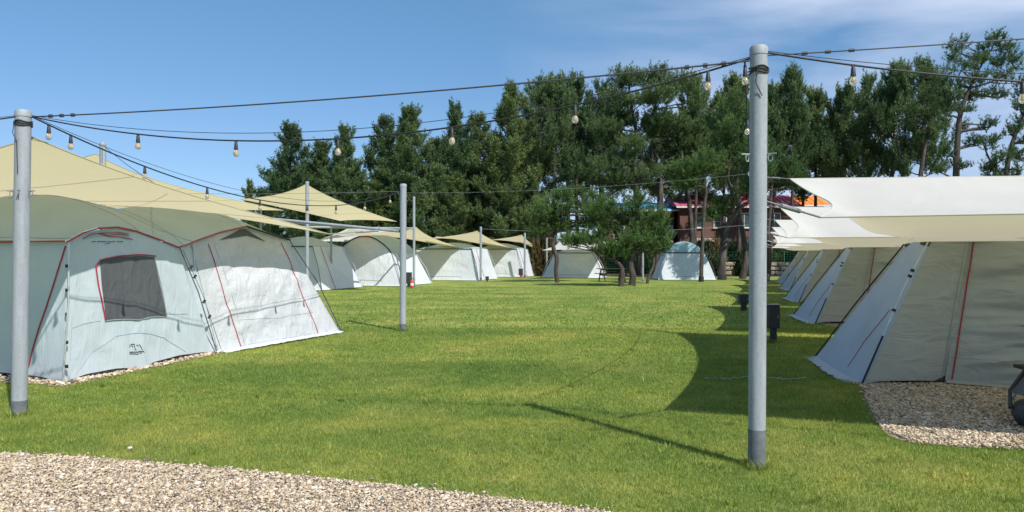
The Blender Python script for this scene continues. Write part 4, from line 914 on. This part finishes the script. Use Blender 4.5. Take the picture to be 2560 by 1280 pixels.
def placep(kind, i, px, top, d, wpx, label, group='pines of the wood behind the tents'):
    cm, wm, H_, R0 = {'l': low, 'm': mid}[kind][i % {'l': 6, 'm': 5}[kind]]
    h = EYE + (HY - top) / F * d; sz = h / H_ * .985; sx = (wpx / F * d / 2) / (R0 * .80)
    return put(cm, wm, ((px - 1280) / F * d, d, 0), (i * 1.9 + px * .013) % 6.28, (sx, sx, sz), label, group)
GW = 'pines of the wood behind the tents'
sky_ = [(622, 458, 85, 75, 'l', 'tiny distant pine top left of the peaked beige sail'),
 (725, 322, 62, 175, 'l', 'leftmost large pine of the wood, standing free against the sky'),
 (862, 325, 61, 165, 'l', 'pine with twin tips, third large one from the left of the wood'),
 (958, 303, 63, 160, 'l', 'pine with a pale pointed top between two twin-tipped pines, left part of the wood'),
 (1030, 278, 58, 190, 'l', 'tall narrow-topped pine in the left part of the wood, above the pole in the grass'),
 (1130, 272, 61, 150, 'l', 'thin-topped pine whose tip stands alone above the string lights, left of the centre'),
 (1275, 226, 58, 200, 'l', 'tall pine with side branches reaching left over the fourth left tent'),
 (1342, 214, 62, 160, 'm', 'slim pine behind the sagging lights, just left of the picture centre tops'),
 (1388, 208, 60, 170, 'm', 'pine with a forked tip near the centre of the wood'),
 (1445, 214, 64, 165, 'm', 'pine top between the forked pine and the broad tallest pine'),
 (1505, 232, 63, 150, 'm', 'lower pine tucked against the left flank of the broad tallest pine'),
 (1735, 205, 60, 150, 'm', 'pine filling the right flank of the broad tallest pine'),
 (1845, 212, 61, 180, 'm', 'pine directly left of the tall near pole'),
 (1925, 236, 63, 170, 'm', 'pine crown half hidden behind the tall near pole'),
 (1978, 196, 60, 150, 'm', 'spire-topped pine right of the tall near pole'),
 (2035, 244, 65, 160, 'm', 'rounded lower pine right of the spire-topped one'),
 (2105, 236, 61, 180, 'm', 'pine above the left end of the nearest white sail'),
 (2165, 212, 64, 150, 'm', 'narrow pine left of the hanging bulb on the right'),
 (2225, 184, 60, 190, 'm', 'tall pine with a narrow tip right of the hanging bulb'),
 (2305, 176, 57, 190, 'm', 'dark pine left of the windblown one above the nearest white sail'),
 ]
for i, (px, tp_, d, wp, kd, lb) in enumerate(sky_): placep(kd, i, px, tp_, d, wp, lb)
placep('l', 2, 800, 362, 66, 170, 'shorter pine in the gap right of the leftmost large pine')
placep('l', 3, 1200, 296, 65, 170, 'pine with low tip in a dip of the skyline above the beige far sails')
# second and third ranks fill the wood
k = 0
rk = random.Random(11)
for px in range(700, 2150, 66):
    if px > 1280 and k % 3 == 1: k += 1; continue
    x = px + rk.uniform(-20, 20); tp_ = np.interp(x, [640, 725, 1000, 1275, 1560, 1750, 2300], [450, 400, 370, 320, 290, 310, 320]) + rk.uniform(-8, 35)
    placep('l' if x < 1250 else 'm', k + 3, x, tp_, rk.uniform(69, 80), rk.uniform(160, 210), 'pine in the back ranks of the wood, seen only between the front crowns', 'back-rank pines of the wood'); k += 1
for px in range(800, 1380, 58):
    x = px + rk.uniform(-15, 15); placep('l', k + 1, x, 425 + rk.uniform(-30, 50), rk.uniform(57, 62), rk.uniform(130, 170), 'young low-branched pine at the foot of the wood above the left tents', 'young pines at the foot of the wood'); k += 1
placep('m', 3, 2660, 190, 50, 190, 'pine standing just outside the right edge')
# the broad tallest pine and the pines at the lawn's edge: hand-placed limbs and pads
def pads_px(d, base, lst, dy=0):
    out_ = []
    rr = random.Random(int(base.x * 10))
    for (px, py, rxp, rzp) in lst:
        dd = d + rr.uniform(-.6, .6) * rxp / F * d; p = P(px, py, dd) - base; out_.append((p.x, p.y, p.z, rxp / F * d, rxp / F * d * rr.uniform(.7, 1.0), rzp / F * d))
    return out_
def trunk_px(d, base, lst, dy=0): return [(*(P(px, py, d + dy * i) - base), r_) for i, (px, py, r_) in enumerate(lst)]
GE = "pines at the edge of the lawn"
bW = Vector((P(2392, 700, 46).x, 46, 0))
trW = [trunk_px(46, bW, [(2392, 690, .24), (2388, 560, .22), (2390, 450, .2), (2394, 350, .17), (2402, 280, .14), (2425, 220, .10), (2455, 160, .06), (2490, 105, .02)]), trunk_px(46, bW, [(2402, 280, .08), (2360, 240, .05), (2330, 200, .03)]), trunk_px(46, bW, [(2425, 220, .07), (2490, 200, .05), (2545, 165, .03)])]
pdW = pads_px(46, bW, [(2495, 95, 18, 12), (2475, 120, 22, 12), (2520, 125, 26, 12), (2398, 120, 20, 12), (2388, 145, 22, 12), (2440, 150, 30, 14), (2500, 160, 36, 14), (2545, 150, 22, 16), (2410, 175, 26, 12), (2300, 192, 26, 12), (2345, 200, 30, 14), (2390, 210, 32, 14), (2455, 205, 34, 14), (2520, 190, 30, 12), (2325, 235, 30, 14), (2375, 245, 36, 14), (2430, 245, 36, 14), (2490, 235, 30, 11), (2350, 275, 30, 12), (2415, 275, 30, 12), (2460, 320, 24, 12), (2440, 360, 20, 10), (2365, 380, 18, 9), (2400, 420, 20, 8), (2350, 430, 14, 6)])
cm, wm = padtree(51, trW, pdW, .9, 'needle', .22, .036); put(cm, wm, bW, 0, (1, 1, 1), 'windblown open pine leaning right, tallest at the right side', GE)
bX = Vector((P(2545, 700, 44).x, 44, 0))
trX = [trunk_px(44, bX, [(2545, 690, .2), (2520, 560, .18), (2515, 450, .15), (2530, 360, .12), (2560, 290, .08), (2590, 220, .04)]), trunk_px(44, bX, [(2515, 450, .09), (2475, 400, .06), (2455, 350, .03)])]
pdX = pads_px(44, bX, [(2560, 235, 30, 16), (2545, 275, 26, 12), (2580, 300, 30, 14), (2530, 330, 26, 11), (2560, 350, 26, 12), (2480, 365, 26, 12), (2500, 395, 28, 12), (2540, 395, 24, 12), (2470, 425, 22, 9), (2535, 435, 24, 10), (2500, 445, 26, 8)])
cm, wm = padtree(52, trX, pdX, .9, 'needle', .22, .036); put(cm, wm, bX, 0, (1, 1, 1), 'open pine cut off by the right edge of the picture', GE)
bY = Vector((P(2300, 700, 52).x, 52, 0))
trY = [trunk_px(52, bY, [(2296, 690, .2), (2298, 540, .17), (2300, 450, .14), (2310, 380, .12), (2322, 310, .08), (2318, 250, .04)])]
pdY = pads_px(52, bY, [(2320, 250, 34, 14), (2290, 270, 30, 14), (2345, 280, 28, 12), (2310, 300, 34, 12), (2270, 310, 26, 11), (2335, 325, 24, 9), (2310, 345, 22, 8)])
cm, wm = padtree(53, trY, pdY, .9, 'needle', .24, .036); put(cm, wm, bY, 0, (1, 1, 1), 'bare-stemmed pine left of the windblown one, its thin dark trunk against the sky', GE)
bZ = Vector((P(2258, 700, 54).x, 54, 0))
trZ = [trunk_px(54, bZ, [(2264, 690, .16), (2260, 540, .14), (2256, 450, .11), (2246, 380, .08), (2242, 310, .03)]), trunk_px(54, bZ, [(2244, 345, .03), (2215, 335, .02), (2200, 325, .01)]), trunk_px(54, bZ, [(2243, 328, .025), (2225, 324, .012)])]
pdZ = pads_px(54, bZ, [(2255, 425, 16, 7), (2268, 440, 14, 6)])
cm, wm = padtree(54, trZ, pdZ, .8, 'needle', .22, .036); put(cm, wm, bZ, 0, (1, 1, 1), 'nearly dead pine stem with bare side branches right of the hanging bulb', GE)
b0 = Vector((P(1600, 700, 56).x, 56, 0))
tr0 = [trunk_px(56, b0, [(1600, 690, .28), (1598, 560, .26), (1590, 470, .22), (1600, 400, .18), (1590, 330, .13), (1575, 240, .07), (1572, 180, .03)]),
       trunk_px(56.3, b0, [(1640, 690, .24), (1650, 540, .22), (1650, 450, .18), (1628, 380, .15), (1635, 300, .1), (1645, 200, .04)])]
pd0 = pads_px(56, b0, [(1570, 195, 38, 22), (1545, 215, 30, 14), (1615, 205, 30, 18), (1648, 185, 26, 22), (1690, 225, 40, 24), (1735, 255, 32, 30), (1560, 260, 55, 24), (1625, 260, 55, 26), (1530, 300, 45, 20), (1590, 315, 60, 22), (1660, 310, 60, 26), (1725, 315, 45, 24),
     (1520, 345, 50, 18), (1580, 365, 50, 20), (1700, 365, 52, 24), (1745, 370, 30, 24), (1550, 400, 40, 14), (1700, 410, 45, 18), (1490, 410, 50, 13), (1550, 430, 60, 12), (1610, 440, 40, 13), (1515, 460, 65, 11), (1600, 470, 60, 10), (1690, 460, 50, 16), (1460, 440, 40, 12)])
cm, wm = padtree(41, tr0, pd0, .8, 'needle', .30, .042); put(cm, wm, b0, 0, (1, 1, 1), 'broad tallest pine of the centre with twin twisted trunks and a wide layered crown', GE)
bA = G(1392, 706)
trA = [trunk_px(bA.y, bA, [(1394, 706, .13), (1390, 680, .12), (1392, 645, .13), (1383, 615, .12), (1390, 580, .10), (1398, 540, .07), (1425, 505, .04)])]
pdA = pads_px(bA.y, bA, [(1400, 500, 34, 14), (1440, 490, 40, 15), (1480, 505, 40, 16), (1365, 530, 26, 16), (1420, 530, 42, 16), (1470, 540, 44, 14), (1510, 530, 30, 14), (1390, 565, 34, 15), (1440, 570, 44, 13), (1490, 565, 36, 12), (1345, 560, 22, 14), (1355, 590, 22, 10)])
cm, wm = padtree(42, trA, pdA, 1.1); put(cm, wm, bA, 0, (1, 1, 1), 'small bent pine standing in front of the tent under the white sail', GE)
bB = G(1566, 715)
trB = [trunk_px(bB.y, bB, [(1580, 714, .19), (1582, 690, .16), (1576, 660, .15), (1580, 630, .13), (1570, 590, .09), (1585, 545, .06), (1610, 515, .03)]), trunk_px(bB.y - .1, bB, [(1552, 716, .17), (1556, 690, .13), (1552, 665, .10), (1530, 648, .08), (1500, 632, .04)])]
pdB = pads_px(bB.y, bB, [(1585, 510, 34, 14), (1540, 525, 36, 14), (1560, 560, 40, 14), (1510, 560, 30, 11), (1605, 550, 34, 14), (1640, 545, 26, 12), (1535, 590, 44, 13), (1590, 585, 36, 14), (1630, 590, 34, 14), (1490, 608, 52, 9), (1440, 612, 30, 7), (1545, 618, 50, 12), (1600, 615, 40, 14), (1560, 642, 44, 9), (1510, 635, 34, 8), (1650, 615, 22, 12)])
cm, wm = padtree(43, trB, pdB, 1.1); put(cm, wm, bB, 0, (1, 1, 1), 'low spreading pine with a forked thick trunk, nearest tree on the lawn', GE)
bC = G(1620, 709)
trC = [trunk_px(bC.y, bC, [(1618, 709, .09), (1622, 690, .08), (1632, 668, .08), (1636, 640, .06), (1640, 600, .04)])]
pdC = pads_px(bC.y, bC, [(1640, 600, 30, 14), (1655, 630, 22, 10), (1620, 635, 22, 9), (1648, 570, 22, 12)])
cm, wm = padtree(44, trC, pdC, 1.1); put(cm, wm, bC, 0, (1, 1, 1), 'slender leaning little pine between the spreading pine and the white dome tent', GE)
bD = G(1753, 704)
trD = [trunk_px(bD.y, bD, [(1753, 704, .12), (1754, 650, .115), (1757, 590, .11), (1760, 520, .10), (1765, 470, .08), (1745, 430, .05)])]
pdD = pads_px(bD.y, bD, [(1745, 420, 50, 20), (1790, 430, 36, 16), (1700, 440, 42, 16), (1750, 455, 50, 14), (1715, 470, 36, 12), (1780, 395, 36, 16)])
cm, wm = padtree(45, trD, pdD, 1.0); eD = put(cm, wm, bD, 0, (1, 1, 1), 'straight slim pine trunk in front of the white dome tent, black band at its foot', GE)
MB().lathe((0, 0, 0), [(.16, 0), (.155, .3)], 12).build('trunk_wrap', M['black'], eD)
bE = G(1805, 699)
trE = [trunk_px(bE.y, bE, [(1805, 699, .24), (1806, 650, .22), (1812, 590, .20), (1824, 555, .17), (1850, 520, .14), (1880, 500, .10), (1905, 480, .07)]), trunk_px(bE.y, bE, [(1824, 555, .13), (1835, 500, .12), (1820, 440, .08), (1840, 370, .05), (1850, 300, .03)])]
pdE = pads_px(bE.y, bE, [(1795, 530, 34, 18), (1780, 550, 26, 12), (1812, 510, 26, 12), (1850, 290, 40, 22), (1820, 330, 44, 20), (1870, 340, 40, 22), (1830, 380, 46, 20), (1790, 400, 34, 16), (1860, 400, 40, 18), (1840, 250, 26, 18), (1910, 470, 26, 14)])
cm, wm = padtree(46, trE, pdE, 1.0); eE = put(cm, wm, bE, 0, (1, 1, 1), 'thick leaning pine right of the white dome tent with a green tuft on its bend', GE)
MB().lathe((0, 0, 0), [(.29, 0), (.27, .32)], 14).build('trunk_wrap', M['black'], eE)
bF = G(1862, 697)
trF = [trunk_px(bF.y, bF, [(1856, 697, .24), (1864, 650, .20), (1860, 600, .17), (1848, 540, .15), (1842, 470, .12), (1848, 400, .08), (1838, 330, .04)])]
pdF = pads_px(bF.y, bF, [(1838, 300, 40, 20), (1800, 320, 36, 18), (1870, 300, 36, 18), (1850, 350, 44, 18), (1800, 365, 36, 16), (1780, 300, 30, 18)])
cm, wm = padtree(47, trF, pdF, 1.0, 'needle'); put(cm, wm, bF, 0, (1, 1, 1), 'bowed pine trunk just left of the tall near pole', GE)
bH = G(1924, 701)
trH = [trunk_px(bH.y, bH, [(1918, 701, .15), (1924, 640, .14), (1920, 580, .12), (1926, 520, .1), (1930, 440, .06)])]
pdH = pads_px(bH.y, bH, [(1935, 430, 40, 18), (1970, 440, 36, 16), (1985, 415, 30, 16), (1950, 470, 36, 14), (1990, 460, 26, 12), (1925, 390, 36, 18), (1888, 440, 34, 16), (1880, 395, 34, 16), (1905, 415, 30, 14)]) + pads_px(41.6, bH, [(1896, 398, 30, 22), (1892, 440, 26, 16), (1905, 365, 26, 16), (1880, 470, 24, 12), (1900, 425, 34, 16)])  # second, nearer pad group is added to throw dappled shade on the dome tent
cm, wm = padtree(48, trH, pdH, 1.0); put(cm, wm, bH, 0, (1, 1, 1), 'rough pine trunk showing just right of the tall near pole', GE)
bI = Vector((P(1727, 690, 58).x, 58, 0))
trI = [trunk_px(58, bI, [(1727, 690, .22), (1730, 600, .2), (1722, 500, .17), (1712, 420, .12), (1720, 350, .06)])]
pdI = pads_px(58, bI, [(1720, 340, 44, 20), (1690, 380, 40, 18), (1750, 375, 40, 18), (1700, 420, 44, 14), (1755, 410, 30, 14)])
cm, wm = padtree(49, trI, pdI, .9, 'needle'); put(cm, wm, bI, 0, (1, 1, 1), 'dark pine trunk in front of the left end of the brick house', GE)

# shrubs along the back of the lawn
def shrub(seed, mat, n=700):
    rng = np.random.default_rng(seed); u_ = unit(rng.normal(0, 1, (n, 3))); u_[:, 2] = np.abs(u_[:, 2]); q = u_ * rng.uniform(.5, 1.05, (n, 1)) * (1 + .2 * np.sin(u_[:, :1] * 6 + seed)) * np.array([1, .7, 1.0])
    v, t_ = needles(q, unit(u_ + np.array([0, 0, .4])), 6, .22, .09, rng, .4 + .3 * u_[:, 2] + rng.normal(0, .15, n))
    cmm = big_mesh('foliage', v, np.arange(len(v)).reshape(-1, 3), M[mat], t_)
    tubes = [([Vector((0, 0, 0)), Vector(q[k]) * .8], [.03, .01], 3) for k in range(0, 60)]
    return cmm, wood_mesh('stem', tubes)
shr = [shrub(60 + i, 'leafdark') for i in range(3)] + [shrub(70, 'leafbrown')]
rs = random.Random(4); k = 0
for px in range(560, 2300, 34):
    d = rs.uniform(59, 66); x = (px + rs.uniform(-10, 10) - 1280) / F * d; i = 3 if rs.random() < .14 else rs.randrange(3)
    cmm, wmm = shr[i]; e_ = empty('shrub', (x, d, -.1), 'dark leafy shrub in the undergrowth below the pine wood' if i < 3 else 'rusty brown shrub in the undergrowth below the pine wood', 'shrub', 'shrubs below the pine wood', rs.uniform(0, 6))
    link('foliage', cmm, e_); link('stem', wmm, e_); h = rs.uniform(1.4, 2.6 if px > 1400 else 3.6); e_.scale = (rs.uniform(1.2, 1.9), 1.2, h); k += 1
for (px, py, hh, ww, i, lb) in ((1365, 690, 3.6, .9, 3, 'tall rusty brown bush left of the bent pine by the last left pole'), (1770, 690, 1.3, 1.0, 1, 'dark shrub right of the white dome tent in front of the stone wall'), (1870, 690, 1.6, 1.2, 0, 'dark shrub behind the bowed pine trunk')):
    cmm, wmm = shr[i]; d = 54; e_ = empty('shrub', ((px - 1280) / F * d, d, 0), lb, 'shrub', 'shrubs below the pine wood'); link('foliage', cmm, e_); link('stem', wmm, e_); e_.scale = (ww, 1, hh)

# ---------------------------------------------------------------- buildings, fence, wall
def house(x0, x1, y, dep, zw, roofm, roofh, label, wins, over=.5, wallm='brick', canopy=None):
    e = empty('brick_house' if wallm == 'brick' else 'house', ((x0 + x1) / 2, y + dep / 2, 0), label, 'house'); cx = (x1 - x0) / 2; hd = dep / 2
    MB().box((0, 0, zw / 2), 2 * cx, dep, zw).build('wall', M[wallm], e)
    mb = MB(); o = over; v = [(-cx - o, -hd - o, zw), (cx + o, -hd - o, zw), (cx + o, hd + o, zw), (-cx - o, hd + o, zw), (-cx - o, -.15, zw + roofh), (cx + o, -.15, zw + roofh)]
    mb.v = v; mb.f = [(0, 1, 5, 4), (1, 2, 5), (2, 3, 4, 5), (3, 0, 4), (3, 2, 1, 0)]; mb.build('roof', roofm, e)
    mb = MB()
    n = int((x1 - x0) / .5)
    for k in range(n): q = k / (n - 1); a = lerp((-cx - o, -hd - o, zw + .02), (cx + o, -hd - o, zw + .02), q); b_ = lerp((-cx - o, -.15, zw + roofh + .02), (cx + o, -.15, zw + roofh + .02), q); mb.tube([a, b_], .03, 4)
    mb.build('roof_rib', roofm, e); MB().box((0, -hd - o - .05, zw - .08), 2 * cx + 2 * o, .1, .16).build('gutter', M['white'], e)
    for (wx, wz, ww, wh) in wins:
        f_ = MB(); 
        for sx in (-1, 1): f_.box((wx + sx * ww / 2, -hd - .04, wz), .08, .1, wh + .08)
        f_.box((wx, -hd - .04, wz - wh / 2 - .0), ww - .08, .1, .08); f_.box((wx, -hd - .04, wz + wh / 2), ww - .08, .1, .08); f_.box((wx, -hd - .045, wz), .05, .08, wh - .08)
        fo = f_.build('window', M['white'], e); MB().box((wx, -hd - .02, wz), ww - .08, .04, wh - .08).build('pane', M['pane'], fo); MB().box((wx, -hd - .1, wz - wh / 2 - .09), ww + .3, .18, .08).build('sill', M['cream'], fo)
    if canopy:
        for (c0, c1, cz, ch) in canopy: MB().box(((c0 + c1) / 2, -hd - .5, cz), c1 - c0, 1.0, ch, 0, .03).build('canopy', M['cream'], e)
    return e
kx = lambda px, d: (px - 1280) / F * d
DH = 78
house(kx(1700, DH), kx(1990, DH), DH, 8, 6.6, M['roof_pink'], 1.5, 'two-storey brick house with a faded red roof behind the pines',
      [(kx(px, DH) - kx(1845, DH), 5.15, 1.3, 1.5) for px in (1740, 1800, 1860, 1935)] + [(kx(px, DH) - kx(1845, DH), 1.9, 1.3, 1.2) for px in (1725, 1890, 1950)] , canopy=[(-5.0, -1.0, 3.05, .35), (.4, 5.6, 2.8, .6)])
house(kx(1515, DH), kx(1690, DH), DH + 1, 7, 6.3, M['roof_azure'], 1.0, 'low brick house with a bright blue roof behind the broad pine',
      [(kx(px, DH) - kx(1602, DH), 4.0, 1.1, 1.2) for px in (1550, 1620, 1672)] + [(kx(px, DH) - kx(1602, DH), 1.6, 1.1, 1.2) for px in (1570, 1640)], canopy=[(-3, 3.4, 2.9, .25)])
house(kx(1925, 88), kx(2060, 88), 88, 6, 7.4, M['roof_orange'], 1.3, 'low house with an orange roof showing above the right row of sails', [(-1.5, 5.8, 1.1, 1.1), (1.3, 5.8, 1.1, 1.1)])
# green wire fence
e = empty('fence', (kx(1760, 58), 57.5, 0), 'green wire mesh fence along the back of the camp behind the far tents', 'fence')
x0, x1 = kx(1480, 57.5) - kx(1760, 58), kx(2120, 57.5) - kx(1760, 58)
n = 9
for k in range(n): MB().tube([(x0 + (x1 - x0) * k / (n - 1), 0, 0), (x0 + (x1 - x0) * k / (n - 1), 0, 1.85)], .04, 6).build('post', M['green'], e)
mb = MB()
for k in range(90): x = x0 + (x1 - x0) * k / 89; mb.tube([(x, .05, .05), (x, .05, 1.8)], .006, 3, False)
for k in range(10): mb.tube([(x0, .05, .05 + .19 * k), (x1, .05, .05 + .19 * k)], .008, 3, False)
mb.build('wire_mesh', M['green'], e)
# rubble wall
rows = []
rw = random.Random(9); mb = MB(); cx0 = kx(1778, 56); cx1 = kx(1990, 56)
for r_ in range(3):
    x = cx0 + (.2 if r_ % 2 else 0)
    while x < cx1:
        s = rw.uniform(.28, .5); mb.box((x + s / 2, 56 + rw.uniform(-.06, .06), .17 + .33 * r_), s * .95, .4, .32 * rw.uniform(.85, 1.0), rw.uniform(-.12, .12), .06); x += s
tag(mb.build('stone_wall', M['stone'], None, False), 'low rubble stone wall right of the white dome tent', 'stone wall')
